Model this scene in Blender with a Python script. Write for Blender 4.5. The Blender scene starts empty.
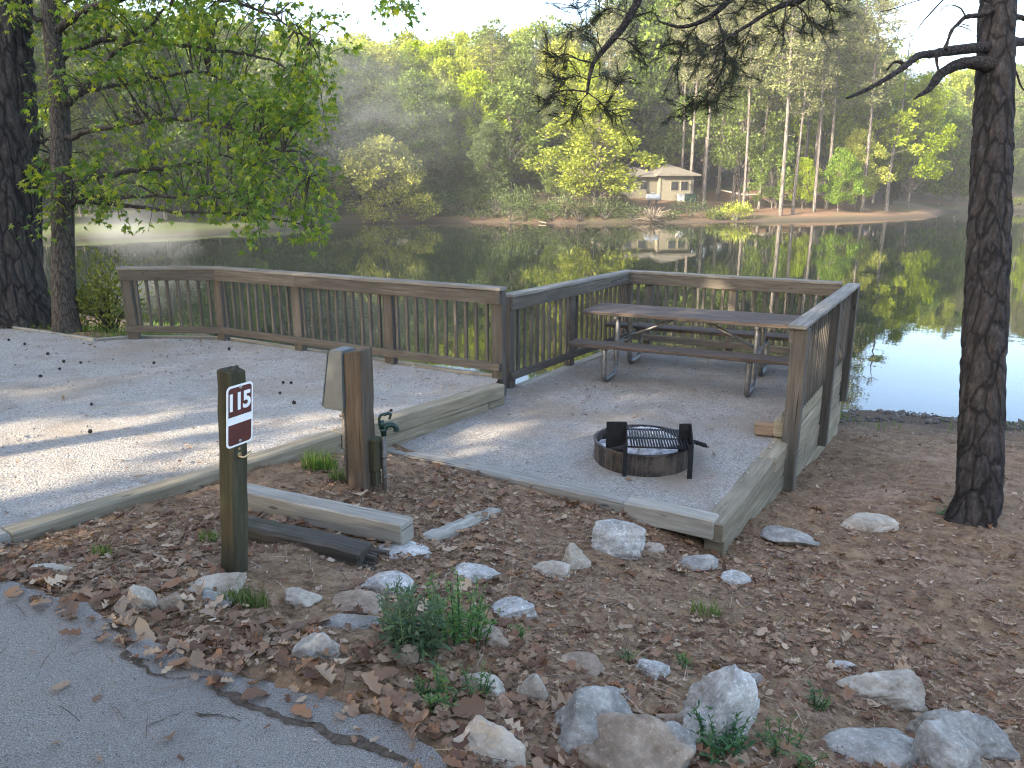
import bpy, math, random
import numpy as np
from mathutils import Vector, Matrix, noise as mnoise

# ------------------------------------------------------------------ camera, sky, sun, exposure
scene = bpy.context.scene
COL = scene.collection
R = math.radians
CAM = np.array([0.0, 0.0, 1.6])
PITCH = math.radians(14.5)
FPX = 770.0
cam_d = bpy.data.cameras.new('camera')
cam_d.sensor_width = 36.0
cam_d.lens = FPX / 1024 * 36.0
cam_d.clip_end = 2000
cam_d.clip_start = 0.05
cam_o = bpy.data.objects.new('camera', cam_d)
COL.objects.link(cam_o)
cam_o.location = CAM
cam_o.rotation_euler = (math.pi / 2 - PITCH, 0, 0)
scene.camera = cam_o

SUN_EL, SUN_AZ = 19.0, 232.0          # azimuth measured clockwise from +Y: behind and to the left
world = bpy.data.worlds.new('World')
scene.world = world
world.use_nodes = True
_wn = world.node_tree
_sky = _wn.nodes.new('ShaderNodeTexSky')
_sky.sky_type = 'NISHITA'
_sky.sun_disc = False
_sky.sun_elevation = R(SUN_EL)
_sky.sun_rotation = R(SUN_AZ)
_sky.air_density = .8
_sky.dust_density = 3.0
_sky.ozone_density = 1.0
_wn.links.new(_sky.outputs[0], _wn.nodes['Background'].inputs[0])
_wn.nodes['Background'].inputs[1].default_value = 0.15

SUN_DIR = Vector((math.sin(R(SUN_AZ)) * math.cos(R(SUN_EL)), math.cos(R(SUN_AZ)) * math.cos(R(SUN_EL)), math.sin(R(SUN_EL))))
sun_d = bpy.data.lights.new('sun', 'SUN')
sun_d.energy = 3.7
sun_d.angle = R(0.53)
sun_d.color = (1.0, 0.86, 0.66)
sun_o = bpy.data.objects.new('sun', sun_d)
COL.objects.link(sun_o)
sun_o.location = (-30, -30, 30)
sun_o.rotation_euler = SUN_DIR.to_track_quat('Z', 'Y').to_euler()

scene.view_settings.view_transform = 'Standard'
scene.view_settings.look = 'None'
scene.view_settings.exposure = 2.8
scene.view_settings.gamma = 1.0
scene.view_settings.use_curve_mapping = False
scene.render.engine = 'CYCLES'
cy = scene.cycles
cy.max_bounces = 8
cy.diffuse_bounces = 4
cy.glossy_bounces = 3
cy.transmission_bounces = 4
cy.transparent_max_bounces = 8
cy.volume_bounces = 1
cy.use_denoising = True
cy.filter_width = 1.15
cy.volume_step_rate = 2.0
cy.volume_max_steps = 128

# ------------------------------------------------------------------ pixel helpers (photograph -> metres)
CP, SP = math.cos(PITCH), math.sin(PITCH)

def atd(px, py, d):
    """world point seen at a pixel, d metres along the viewing axis"""
    u, v = (px - 512) / FPX, (py - 384) / FPX
    return np.array([d * u, d * (CP - v * SP), 1.6 - d * (SP + v * CP)])

def at(px, py, z):
    v = (py - 384) / FPX
    return atd(px, py, (1.6 - z) / (SP + v * CP))

def V(p):
    return np.asarray(p, float)

def nrm(v):
    v = V(v)
    return v / max(1e-9, np.linalg.norm(v))

# ------------------------------------------------------------------ scene bookkeeping
def tag(o, label=None, cat=None, group=None, kind=None):
    if label: o['label'] = label
    if cat: o['category'] = cat
    if group: o['group'] = group
    if kind: o['kind'] = kind
    return o

def empty(name, loc, label=None, cat=None, group=None):
    o = bpy.data.objects.new(name, None)
    o.empty_display_size = 0.1
    COL.objects.link(o)
    o.location = V(loc)
    return tag(o, label, cat, group)

def children(o):
    return [c for c in bpy.data.objects if c.parent == o]

def root_loc(p):
    loc = np.zeros(3)
    while p is not None:
        loc = loc + V(p.location)
        p = p.parent
    return loc

def link(name, me, m, parent=None, origin=None):
    """link a mesh whose vertices are in world coordinates; its origin goes to `origin` (or to the parent)"""
    o = bpy.data.objects.new(name, me)
    COL.objects.link(o)
    base = root_loc(parent) if parent is not None else (V(origin) if origin is not None else np.zeros(3))
    if np.any(base):
        n = len(me.vertices)
        co = np.empty(n * 3)
        me.vertices.foreach_get('co', co)
        co = (co.reshape(-1, 3) - base).ravel()
        me.vertices.foreach_set('co', co)
        me.update()
    if parent is not None:
        o.parent = parent
    else:
        o.location = base
    if m is not None:
        me.materials.clear()
        me.materials.append(m)
    return o

class MB:
    """collects polygons (world coordinates) with uv for one mesh object"""
    def __init__(s):
        s.v, s.f, s.uv, s.sm = [], [], [], []
    def face(s, idx, uvs=None, smooth=False):
        s.f.append(list(idx))
        s.uv.append(uvs if uvs is not None else [(s.v[i][0], s.v[i][1]) for i in idx])
        s.sm.append(smooth)
    def build(s, name, m, parent=None, origin=None):
        me = bpy.data.meshes.new(name)
        me.from_pydata([tuple(map(float, p)) for p in s.v], [], s.f)
        uvl = me.uv_layers.new(name='UVMap')
        flat = [c for uv in s.uv for q in uv for c in q]
        uvl.data.foreach_set('uv', flat)
        me.polygons.foreach_set('use_smooth', s.sm)
        me.update()
        return link(name, me, m, parent, origin)

RNG = random.Random(7)

def beam(mb, p0, p1, w, h, up=(0, 0, 1), ch=0.006, seg=None, jit=0.0015, top_slope=(0, 0), rng=RNG):
    """a sawn timber from p0 to p1: w across, h along `up`; worn chamfered edges; uv runs along the grain"""
    p0, p1 = V(p0), V(p1)
    ax = p1 - p0
    L = np.linalg.norm(ax)
    ax = ax / L
    up = V(up)
    up = nrm(up - ax * np.dot(up, ax))
    sd = np.cross(up, ax)
    hw, hh = w / 2, h / 2
    ch = min(ch, hw * .45, hh * .45)
    prof = [(hw, -hh + ch), (hw, hh - ch), (hw - ch, hh), (-hw + ch, hh), (-hw, hh - ch), (-hw, -hh + ch), (-hw + ch, -hh), (hw - ch, -hh)]
    per = [0]
    for i in range(8):
        a, b = prof[i], prof[(i + 1) % 8]
        per.append(per[-1] + math.hypot(a[0] - b[0], a[1] - b[1]))
    n = seg or max(1, min(14, int(L / 0.25)))
    off, offv = rng.uniform(0, 40), rng.uniform(0, 40)
    base = len(s_v := mb.v)
    stations = [0.0] + ([ch / L] if L > 4 * ch else []) + [i / n for i in range(1, n)] + ([1 - ch / L] if L > 4 * ch else []) + [1.0]
    ns = len(stations)
    for k, t in enumerate(stations):
        inset = ch * .8 if k in (0, ns - 1) and L > 4 * ch else 0
        j1, j2 = rng.uniform(-jit, jit), rng.uniform(-jit, jit)
        for (a, b) in prof:
            a2 = a - math.copysign(min(inset, abs(a)), a) if inset else a
            b2 = b - math.copysign(min(inset, abs(b)), b) if inset else b
            q = p0 + ax * (t * L) + sd * (a2 + j1 + rng.uniform(-jit, jit) * .5) + up * (b2 + j2 + rng.uniform(-jit, jit) * .5)
            if t > .999 or (k == ns - 2 and L > 4 * ch):
                q = q + ax * (a2 * top_slope[0] + b2 * top_slope[1])
            s_v.append(q)
    for k in range(ns - 1):
        u0, u1 = off + stations[k] * L, off + stations[k + 1] * L
        for i in range(8):
            a = base + k * 8 + i
            b = base + k * 8 + (i + 1) % 8
            v0, v1 = offv + per[i], offv + per[i + 1]
            mb.face([a, b, b + 8, a + 8], [(u0, v0), (u0, v1), (u1, v1), (u1, v0)])
    for k, rev in ((0, True), (ns - 1, False)):
        idx = [base + k * 8 + i for i in range(8)]
        uv = [(off + prof[i][0] * .6, offv + prof[i][1] * .6) for i in range(8)]
        if rev:
            idx, uv = idx[::-1], uv[::-1]
        mb.face(idx, uv)

def tube(mb, pts, radii, sides=8, smooth=True, cap=True, wob=0.0, rng=RNG):
    pts = [V(p) for p in pts]
    n = len(pts)
    if not hasattr(radii, '__len__'):
        radii = [radii] * n
    base = len(mb.v)
    prev = None
    L = 0
    ls = []
    for i in range(n):
        t = nrm(pts[min(i + 1, n - 1)] - pts[max(i - 1, 0)])
        if prev is None:
            a = np.array([0, 0, 1.0]) if abs(t[2]) < .9 else np.array([1.0, 0, 0])
            nn = nrm(np.cross(t, a))
        else:
            nn = nrm(prev - t * np.dot(prev, t))
        prev = nn
        bb = np.cross(t, nn)
        if i:
            L += np.linalg.norm(pts[i] - pts[i - 1])
        ls.append(L)
        for k in range(sides):
            a = 2 * math.pi * k / sides
            r = radii[i] * (1 + (rng.uniform(-wob, wob) if wob else 0))
            mb.v.append(pts[i] + (nn * math.cos(a) + bb * math.sin(a)) * r)
    for i in range(n - 1):
        for k in range(sides):
            a, b = base + i * sides + k, base + i * sides + (k + 1) % sides
            c = 2 * math.pi * radii[i] / sides
            mb.face([a, b, b + sides, a + sides], [(ls[i], k * c), (ls[i], (k + 1) * c), (ls[i + 1], (k + 1) * c), (ls[i + 1], k * c)], smooth)
    if cap:
        mb.face([base + k for k in range(sides)][::-1])
        mb.face([base + (n - 1) * sides + k for k in range(sides)])

def bez(pts, n):
    """Catmull-Rom resampling of a polyline"""
    P = [V(p) for p in pts]
    P = [2 * P[0] - P[1]] + P + [2 * P[-1] - P[-2]]
    out = []
    m = len(P) - 3
    for i in range(n):
        s = i / (n - 1) * m
        k = min(int(s), m - 1)
        t = s - k
        a, b, c, d = P[k:k + 4]
        out.append(.5 * ((2 * b) + (c - a) * t + (2 * a - 5 * b + 4 * c - d) * t * t + (3 * b - a - 3 * c + d) * t ** 3))
    return out

def big_mesh(name, verts, faces, smooth=False):
    """fast mesh from arrays: faces all with the same number of corners"""
    me = bpy.data.meshes.new(name)
    verts = np.ascontiguousarray(verts, dtype=np.float32)
    faces = np.ascontiguousarray(faces, dtype=np.int32)
    k = faces.shape[1]
    me.vertices.add(len(verts))
    me.vertices.foreach_set('co', verts.ravel())
    me.loops.add(faces.size)
    me.loops.foreach_set('vertex_index', faces.ravel())
    me.polygons.add(len(faces))
    me.polygons.foreach_set('loop_start', np.arange(0, faces.size, k, dtype=np.int32))
    try:
        me.polygons.foreach_set('loop_total', np.full(len(faces), k, dtype=np.int32))
    except Exception:
        pass
    if smooth:
        me.polygons.foreach_set('use_smooth', np.ones(len(faces), dtype=bool))
    me.update(calc_edges=True)
    me.validate()
    return me

def scatter_arrays(tv, tf, mats, pos):
    """copies of one template (k,3),(m,c) under matrices (n,3,3) at pos (n,3) -> arrays"""
    tv = np.asarray(tv, float)
    tf = np.asarray(tf, int)
    n, k = len(pos), len(tv)
    v = np.einsum('nij,kj->nki', mats, tv) + pos[:, None, :]
    f = tf[None, :, :] + (np.arange(n) * k)[:, None, None]
    return v.reshape(-1, 3), f.reshape(-1, tf.shape[1])

def join_arrays(parts):
    vs, fs, off = [], [], 0
    for v, f in parts:
        if len(v) == 0:
            continue
        vs.append(v)
        fs.append(f + off)
        off += len(v)
    return np.concatenate(vs), np.concatenate(fs)

def rand_rot(rs, n, tilt=None):
    """random frames; tilt limits how far the local Z leaves the vertical (radians)"""
    az = rs.uniform(0, 2 * np.pi, n)
    if tilt is None:
        z = rs.normal(size=(n, 3))
    else:
        t = np.abs(rs.normal(0, tilt, n))
        b = rs.uniform(0, 2 * np.pi, n)
        z = np.stack([np.sin(t) * np.cos(b), np.sin(t) * np.sin(b), np.cos(t)], 1)
    z /= np.linalg.norm(z, axis=1)[:, None]
    h = np.stack([np.cos(az), np.sin(az), np.zeros(n)], 1)
    x = h - z * np.sum(h * z, 1)[:, None]
    x /= np.linalg.norm(x, axis=1)[:, None] + 1e-9
    y = np.cross(z, x)
    return np.stack([x, y, z], 2)

def dir_rot(d, rs, roll=None):
    """frames whose local X follows directions d"""
    x = d / (np.linalg.norm(d, axis=1)[:, None] + 1e-9)
    a = rs.normal(size=x.shape)
    z = a - x * np.sum(a * x, 1)[:, None]
    z /= np.linalg.norm(z, axis=1)[:, None]
    return np.stack([x, np.cross(z, x), z], 2)

# ------------------------------------------------------------------ materials
class NT:
    def __init__(s, name):
        s.m = bpy.data.materials.new(name)
        s.m.use_nodes = True
        s.t = s.m.node_tree
        s.t.nodes.clear()
        s.out = s.t.nodes.new('ShaderNodeOutputMaterial')
    def n(s, typ, ins=None, **props):
        x = s.t.nodes.new('ShaderNode' + typ)
        for k, v in props.items():
            setattr(x, k, v)
        for k, v in (ins or {}).items():
            i = x.inputs[k]
            if isinstance(v, bpy.types.NodeSocket):
                s.t.links.new(v, i)
            else:
                i.default_value = v
        return x
    def noise(s, vec, scale, detail=4, rough=.55, **k):
        return s.n('TexNoise', {'Vector': vec, 'Scale': scale, 'Detail': detail, 'Roughness': rough}, **k).outputs['Fac']
    def ramp(s, fac, stops):
        r = s.n('ValToRGB', {'Fac': fac})
        e = r.color_ramp.elements
        while len(e) < len(stops):
            e.new(.5)
        for i, (p, c) in enumerate(stops):
            e[i].position = p
            e[i].color = (*c, 1) if len(c) == 3 else c
        return r.outputs['Color']
    def val(s, fac, a, b, lo=0.0, hi=1.0):
        return s.n('MapRange', {'Value': fac, 'From Min': a, 'From Max': b, 'To Min': lo, 'To Max': hi}).outputs[0]
    def mix(s, f, a, b, mode='MIX'):
        x = s.n('Mix', data_type='RGBA', blend_type=mode)
        for i, v in ((0, f), (6, a), (7, b)):
            k = x.inputs[i]
            if isinstance(v, bpy.types.NodeSocket):
                s.t.links.new(v, k)
            else:
                k.default_value = v if i == 0 else ((*v, 1) if len(v) == 3 else v)
        return x.outputs[2]
    def math(s, op, a, b=0.0):
        return s.n('Math', {0: a, 1: b}, operation=op).outputs[0]
    def bump(s, h, strength=.4, dist=.01, normal=None):
        i = {'Height': h, 'Strength': strength, 'Distance': dist}
        if normal is not None:
            i['Normal'] = normal
        return s.n('Bump', i).outputs[0]
    def finish(s, color, rough=.8, normal=None, spec=.3, metal=0.0, **more):
        i = {'Base Color': color if isinstance(color, bpy.types.NodeSocket) else (*color, 1), 'Roughness': rough, 'Metallic': metal, 'Specular IOR Level': spec}
        i.update(more)
        if normal is not None:
            i['Normal'] = normal
        b = s.n('BsdfPrincipled', i)
        s.t.links.new(b.outputs[0], s.out.inputs['Surface'])
        return s.m

def wood(name, dark, mid, light, moss=None, scale=1.0, bumps=.5):
    t = NT(name)
    uv = t.n('TexCoord').outputs['UV']
    mp = t.n('Mapping', {'Vector': uv, 'Scale': (1.6 * scale, 26 * scale, 1)}).outputs[0]
    mp2 = t.n('Mapping', {'Vector': uv, 'Scale': (3.0 * scale, 90 * scale, 1)}).outputs[0]
    mp3 = t.n('Mapping', {'Vector': uv, 'Scale': (2.2, 7, 1)}).outputs[0]
    g = t.noise(mp, 1.0, 7, .65)
    fine = t.noise(mp2, 1.0, 4, .7)
    blot = t.noise(mp3, 1.0, 3, .6)
    g2 = t.math('ADD', t.math('MULTIPLY', g, .65), t.math('MULTIPLY', fine, .35))
    c = t.ramp(g2, [(.30, dark), (.5, mid), (.68, light)])
    rnd = t.n('ObjectInfo').outputs['Random']
    c = t.mix(t.val(blot, .45, .72, 0, .55), c, tuple(x * .62 for x in mid))
    c = t.mix(1.0, c, t.n('CombineColor', {0: t.val(rnd, 0, 1, .82, 1.12), 1: t.val(rnd, 0, 1, .82, 1.10), 2: t.val(rnd, 0, 1, .82, 1.06)}).outputs[0], 'MULTIPLY')
    if moss:
        geo = t.n('NewGeometry').outputs['Position']
        mn = t.noise(geo, 6, 4, .6)
        c = t.mix(t.val(mn, .48, .75, 0, .75), c, moss)
    # checks (drying cracks) and knots
    mp4 = t.n('Mapping', {'Vector': uv, 'Scale': (1.1 * scale, 60 * scale, 1)}).outputs[0]
    crk = t.val(t.noise(mp4, 1.0, 2, .5), .66, .72)
    c = t.mix(t.math('MULTIPLY', crk, .8), c, tuple(x * .3 for x in dark))
    mp5 = t.n('Mapping', {'Vector': uv, 'Scale': (2.0, 6.5, 1)}).outputs[0]
    vo = t.n('TexVoronoi', {'Vector': mp5, 'Scale': 1.0}).outputs['Distance']
    c = t.mix(t.val(vo, .10, .04, 0, .8), c, tuple(x * .4 for x in dark))
    h = t.math('SUBTRACT', g2, crk)
    return t.finish(c, .88, t.bump(h, bumps, .004), .2)

M = {}
M['fence_wood'] = wood('weathered_fence_wood', (.040, .035, .028), (.092, .081, .066), (.165, .150, .128))
M['rail_wood'] = wood('silvered_rail_wood', (.095, .086, .073), (.185, .172, .15), (.30, .285, .26))
M['timber'] = wood('treated_timber', (.115, .096, .062), (.23, .195, .135), (.345, .30, .225))
M['pale_timber'] = wood('bleached_timber', (.15, .135, .11), (.275, .255, .215), (.42, .40, .35))
M['old_timber'] = wood('rotting_timber', (.022, .019, .016), (.06, .052, .043), (.125, .112, .095), (.035, .038, .018))
M['moss_post'] = wood('mossy_post_wood', (.024, .021, .013), (.058, .052, .031), (.105, .097, .066), (.036, .04, .015))
M['big_post'] = wood('brown_post_wood', (.042, .032, .022), (.095, .073, .052), (.165, .137, .108))
M['table_wood'] = wood('table_planks', (.035, .026, .021), (.08, .064, .054), (.155, .135, .12))

def simple(name, col, rough=.5, metal=0.0, nscale=30, namp=.25, spec=.4, bump=.0, space='Object'):
    t = NT(name)
    co = t.n('TexCoord').outputs[space]
    f = t.noise(co, nscale, 5, .6)
    c = t.mix(t.val(f, .35, .7), tuple(x * (1 - namp) for x in col), tuple(min(1, x * (1 + namp)) for x in col))
    return t.finish(c, rough, t.bump(f, bump, .003) if bump else None, spec, metal)

M['galvanized'] = simple('galvanized_steel', (.20, .20, .20), .5, .8, 18, .3)
M['box_grey'] = simple('grey_enamel', (.125, .135, .13), .55, 0, 12, .12)
M['green_iron'] = simple('green_painted_iron', (.004, .026, .022), .4, 0, 40, .3)
M['pipe'] = simple('old_pipe', (.14, .125, .11), .6, .4, 60, .3)
M['white_sign'] = simple('white_sign_paint', (.80, .80, .78), .45, 0, 25, .05)
M['brown_sign'] = simple('brown_sign_paint', (.095, .028, .022), .5, 0, 25, .12)
M['brass'] = simple('worn_brass', (.55, .42, .22), .35, .9, 60, .3)
M['bolt'] = simple('bolt_steel', (.35, .33, .32), .4, .8, 60, .2)
M['sweetgum'] = simple('dry_seed_ball', (.02, .014, .01), .9, 0, 80, .4)

def sooty(name):
    t = NT(name)
    co = t.n('TexCoord').outputs['Object']
    f = t.noise(co, 7, 5, .65)
    st = t.n('Mapping', {'Vector': co, 'Scale': (25, 25, 2.0)}).outputs[0]
    f2 = t.noise(st, 1.0, 4, .6)
    c = t.mix(t.val(f, .4, .62), (.015, .014, .014), (.085, .065, .05))
    c = t.mix(t.val(f2, .5, .75, 0, .8), c, (.17, .14, .115))
    return t.finish(c, .62, t.bump(f, .3, .004), .35, .35)
M['ring_steel'] = sooty('sooty_rusty_steel')
M['grate_steel'] = simple('black_grate_steel', (.016, .016, .018), .55, .5, 30, .4)

def mk_ash():
    t = NT('pale_ash')
    co = t.n('TexCoord').outputs['Object']
    f = t.noise(co, 16, 6, .7)
    c = t.ramp(f, [(.34, (.06, .055, .055)), (.46, (.40, .385, .38)), (.66, (.72, .70, .69))])
    return t.finish(c, .95, t.bump(f, .8, .02), .1)
M['ash'] = mk_ash()

def mk_ground():
    t = NT('forest_floor')
    p = t.n('NewGeometry').outputs['Position']
    a = t.noise(p, 1.1, 6, .6)
    b = t.noise(p, 9.0, 6, .7)
    c_ = t.noise(p, 60, 5, .75)
    vo = t.n('TexVoronoi', {'Vector': p, 'Scale': 45.0, 'Randomness': 1.0})
    c = t.ramp(b, [(.30, (.075, .042, .022)), (.5, (.185, .112, .060)), (.70, (.305, .20, .112))])
    c = t.mix(t.val(c_, .52, .75, 0, .75), c, (.39, .29, .19))
    c = t.mix(t.val(vo.outputs['Color'], .62, .95, 0, .55), c, (.30, .19, .115))
    clay = t.val(a, .57, .70, 0, .55)
    c = t.mix(clay, c, t.mix(b, (.30, .19, .125), (.44, .325, .24)))
    sep = t.n('SeparateXYZ', {0: p}).outputs
    # far bank: pine straw, reddish brown and pale; wet dark rim by the water
    c = t.mix(t.val(sep[1], 30, 45), c, t.mix(t.noise(p, .35, 4, .6), (.085, .055, .036), (.185, .115, .075)))
    grass = t.math('MULTIPLY', t.val(t.noise(p, .12, 4, .6), .47, .60), t.val(sep[1], 30, 45))
    lawn = t.math('MULTIPLY', t.val(sep[0], -12, -22), t.val(sep[1], 30, 42))
    c = t.mix(t.math('MAXIMUM', t.math('MULTIPLY', grass, .6), t.math('MULTIPLY', lawn, .85)), c, (.06, .085, .03))
    c = t.mix(t.val(sep[2], -1.40, -1.66, 0, .8), c, (.045, .038, .03))
    h = t.math('ADD', t.math('MULTIPLY', b, .5), t.math('ADD', t.math('MULTIPLY', c_, .35), t.math('MULTIPLY', vo.outputs['Distance'], .25)))
    return t.finish(c, .95, t.bump(h, .9, .03), .15)
M['ground'] = mk_ground()

def mk_gravel(name, dim=.86, stain=.60):
    t = NT(name)
    p = t.n('NewGeometry').outputs['Position']
    a = t.noise(p, .9, 5, .6)
    b = t.noise(p, 14, 5, .7)
    f = t.noise(p, 75, 6, .85)
    vo = t.n('TexVoronoi', {'Vector': p, 'Scale': 70.0})
    c = t.ramp(f, [(.36, (.13, .122, .112)), (.5, (.37, .352, .328)), (.64, (.62, .595, .56))])
    c = t.mix(t.val(vo.outputs['Color'], .70, .98, 0, .7), c, (.13, .11, .10))
    c = t.mix(t.val(vo.outputs['Color'], .28, .05, 0, .6), c, (.60, .57, .53))
    c = t.mix(t.val(a, .46, .62, 0, stain), c, (.30, .25, .195))
    c = t.mix(t.val(t.noise(p, 3.2, 5, .7), .5, .66, 0, .5), c, (.24, .21, .175))
    c = t.mix(1.0, c, (dim, dim * .965, dim * .905), 'MULTIPLY')
    c = t.mix(t.val(b, .55, .72, 0, .6), c, (.20, .18, .16))
    c = t.mix(t.val(b, .40, .28, 0, .35), c, (.43, .41, .38))
    h = t.math('ADD', t.math('MULTIPLY', f, .5), t.math('ADD', t.math('MULTIPLY', vo.outputs['Distance'], .6), b))
    return t.finish(c, .95, t.bump(h, .8, .012), .15)
M['gravel'] = mk_gravel('crushed_gravel')
M['gravel_dark'] = mk_gravel('fine_stained_gravel', .74, .85)

def mk_asphalt():
    t = NT('old_asphalt')
    p = t.n('NewGeometry').outputs['Position']
    a = t.noise(p, 1.6, 5, .6)
    f = t.noise(p, 210, 4, .85)
    vo = t.n('TexVoronoi', {'Vector': p, 'Scale': 190.0})
    c = t.ramp(f, [(.36, (.095, .085, .073)), (.5, (.255, .23, .20)), (.64, (.50, .455, .40))])
    c = t.mix(t.val(vo.outputs['Color'], .80, .97, 0, .9), c, (.40, .40, .40))
    c = t.mix(t.val(vo.outputs['Color'], .2, .05, 0, .7), c, (.035, .035, .037))
    c = t.mix(t.val(a, .5, .72, 0, .45), c, (.28, .26, .235))
    st = t.noise(p, .55, 6, .7)
    c = t.mix(t.val(st, .50, .62, 0, .45), c, (.10, .095, .088))
    h = t.math('ADD', f, t.math('MULTIPLY', vo.outputs['Distance'], .7))
    return t.finish(c, .92, t.bump(h, .9, .008), .12)
M['asphalt'] = mk_asphalt()
M['crack_dirt'] = simple('dirt_in_cracks', (.085, .065, .048), .95, 0, 60, .5, .1, .6)

def mk_rock(name, dark, mid, light, speck):
    t = NT(name)
    o = t.n('TexCoord').outputs['Object']
    rnd = t.n('ObjectInfo').outputs['Random']
    p = t.n('VectorMath', {0: o, 1: t.n('CombineXYZ', {0: t.math('MULTIPLY', rnd, 50), 1: t.math('MULTIPLY', rnd, 31), 2: 0}).outputs[0]}, operation='ADD').outputs[0]
    a = t.noise(p, 9, 6, .65)
    b = t.noise(p, 55, 5, .75)
    band = t.noise(t.n('Mapping', {'Vector': p, 'Rotation': (.5, .3, .7), 'Scale': (4, 4, 22)}).outputs[0], 1.0, 5, .6)
    c = t.ramp(t.math('ADD', t.math('MULTIPLY', a, .55), t.math('MULTIPLY', band, .45)), [(.34, dark), (.5, mid), (.64, light)])
    c = t.mix(t.val(b, .54, .68, 0, speck), c, tuple(min(1, x * 1.5) for x in light))
    c = t.mix(t.val(b, .44, .30, 0, speck), c, tuple(x * .5 for x in dark))
    c = t.mix(t.val(t.noise(p, 3.5, 3, .5), .55, .7, 0, .4), c, (.24, .165, .105))
    h = t.math('ADD', a, t.math('MULTIPLY', b, .5))
    return t.finish(c, .85, t.bump(h, .8, .02), .25)
M['rock_grey'] = mk_rock('grey_granite', (.115, .105, .09), (.25, .23, .198), (.42, .39, .34), .5)
M['rock_tan'] = mk_rock('tan_stone', (.21, .165, .12), (.36, .305, .235), (.50, .44, .355), .3)
M['rock_brown'] = mk_rock('brown_stone', (.15, .105, .07), (.27, .20, .14), (.40, .315, .235), .35)
M['rock_white'] = mk_rock('pale_quartz_rock', (.16, .148, .128), (.36, .338, .30), (.60, .57, .52), .6)
M['rock_pink'] = mk_rock('rusty_pink_stone', (.30, .16, .10), (.44, .26, .17), (.52, .36, .26), .3)

def leaf_mat(name, cols, trans=.4, rough=.55, tint=(1, 1, 1)):
    """leaf: every leaf (mesh island) picks its own colour from the ramp"""
    t = NT(name)
    isl = t.n('NewGeometry').outputs['Random Per Island']
    rnd = t.n('ObjectInfo').outputs['Random']
    c = t.ramp(isl, [(i / max(1, len(cols) - 1), k) for i, k in enumerate(cols)])
    hsv = t.n('HueSaturation', {'Hue': t.val(rnd, 0, 1, .485, .515), 'Saturation': t.val(rnd, 0, 1, .85, 1.1), 'Value': t.val(t.math('FRACT', t.math('MULTIPLY', rnd, 7.3)), 0, 1, .75, 1.25), 'Color': c}).outputs[0]
    d = t.n('BsdfPrincipled', {'Base Color': hsv, 'Roughness': rough, 'Specular IOR Level': .25})
    tr = t.n('BsdfTranslucent', {'Color': t.mix(1.0, hsv, (1.25, 1.2, .7), 'MULTIPLY')})
    mx = t.n('MixShader', {0: trans, 1: d.outputs[0], 2: tr.outputs[0]})
    t.t.links.new(mx.outputs[0], t.out.inputs['Surface'])
    return t.m
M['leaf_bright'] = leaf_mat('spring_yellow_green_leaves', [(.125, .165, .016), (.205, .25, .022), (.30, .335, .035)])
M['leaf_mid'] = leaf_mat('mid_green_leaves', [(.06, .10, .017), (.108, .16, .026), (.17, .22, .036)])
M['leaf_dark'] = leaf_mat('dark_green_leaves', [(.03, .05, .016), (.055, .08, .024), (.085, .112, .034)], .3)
M['leaf_pine'] = leaf_mat('pine_needle_clumps', [(.05, .068, .024), (.09, .105, .038), (.15, .155, .06)], .2)
M['leaf_near'] = leaf_mat('hardwood_leaves', [(.065, .115, .022), (.11, .175, .032), (.165, .225, .038), (.31, .33, .03)], .55, .45)
M['needle_near'] = leaf_mat('near_pine_needles', [(.012, .018, .010), (.022, .032, .015), (.045, .055, .028)], .15)
M['weed'] = leaf_mat('weed_leaves', [(.05, .11, .03), (.085, .16, .045), (.15, .23, .06)], .35)
M['weed_dark'] = leaf_mat('blue_green_weed_leaves', [(.04, .09, .042), (.07, .14, .058), (.12, .20, .07)], .3)
M['grass'] = leaf_mat('grass_blades', [(.06, .12, .02), (.11, .18, .03), (.20, .24, .07)], .35)
M['dry_leaf'] = leaf_mat('fallen_leaves', [(.065, .032, .017), (.13, .067, .033), (.175, .098, .05), (.24, .15, .082), (.21, .10, .042), (.105, .054, .028), (.40, .29, .18), (.09, .048, .026), (.29, .195, .112), (.15, .083, .045)], .12, .7)
M['chips'] = leaf_mat('leaf_crumbs', [(.062, .037, .021), (.165, .098, .053), (.29, .192, .11), (.49, .38, .25)], .0, .9)
M['dry_twig'] = leaf_mat('dry_grey_twigs', [(.07, .055, .045), (.13, .105, .085), (.19, .16, .135)], .0, .9)

def bark(name, dark, mid, light, sc=(9, 9, 2.2), bumpd=.03):
    t = NT(name)
    o = t.n('TexCoord').outputs['Object']
    mp = t.n('Mapping', {'Vector': o, 'Scale': sc}).outputs[0]
    w = t.n('TexNoise', {'Vector': mp, 'Scale': .8, 'Detail': 3}).outputs['Color']
    wp = t.n('VectorMath', {0: mp, 1: w}, operation='ADD').outputs[0]
    vo = t.n('TexVoronoi', {'Vector': wp, 'Scale': 1.0}, feature='DISTANCE_TO_EDGE').outputs['Distance']
    f = t.noise(mp, 4.0, 6, .7)
    c = t.ramp(f, [(.32, dark), (.52, mid), (.7, light)])
    c = t.mix(t.val(vo, .0, .12, .85, 0), c, tuple(x * .35 for x in dark))
    h = t.math('ADD', t.val(vo, 0, .3), t.math('MULTIPLY', f, .5))
    return t.finish(c, .92, t.bump(h, .9, bumpd), .15)
M['bark_pine'] = bark('plated_pine_bark', (.02, .017, .015), (.042, .036, .032), (.08, .07, .062))
M['bark_left'] = bark('dark_pine_bark', (.03, .024, .021), (.06, .05, .043), (.11, .094, .083), (7, 7, 1.2))
M['bark_hard'] = bark('hardwood_bark', (.04, .034, .027), (.08, .068, .055), (.14, .122, .10), (22, 22, 3), .012)
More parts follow.
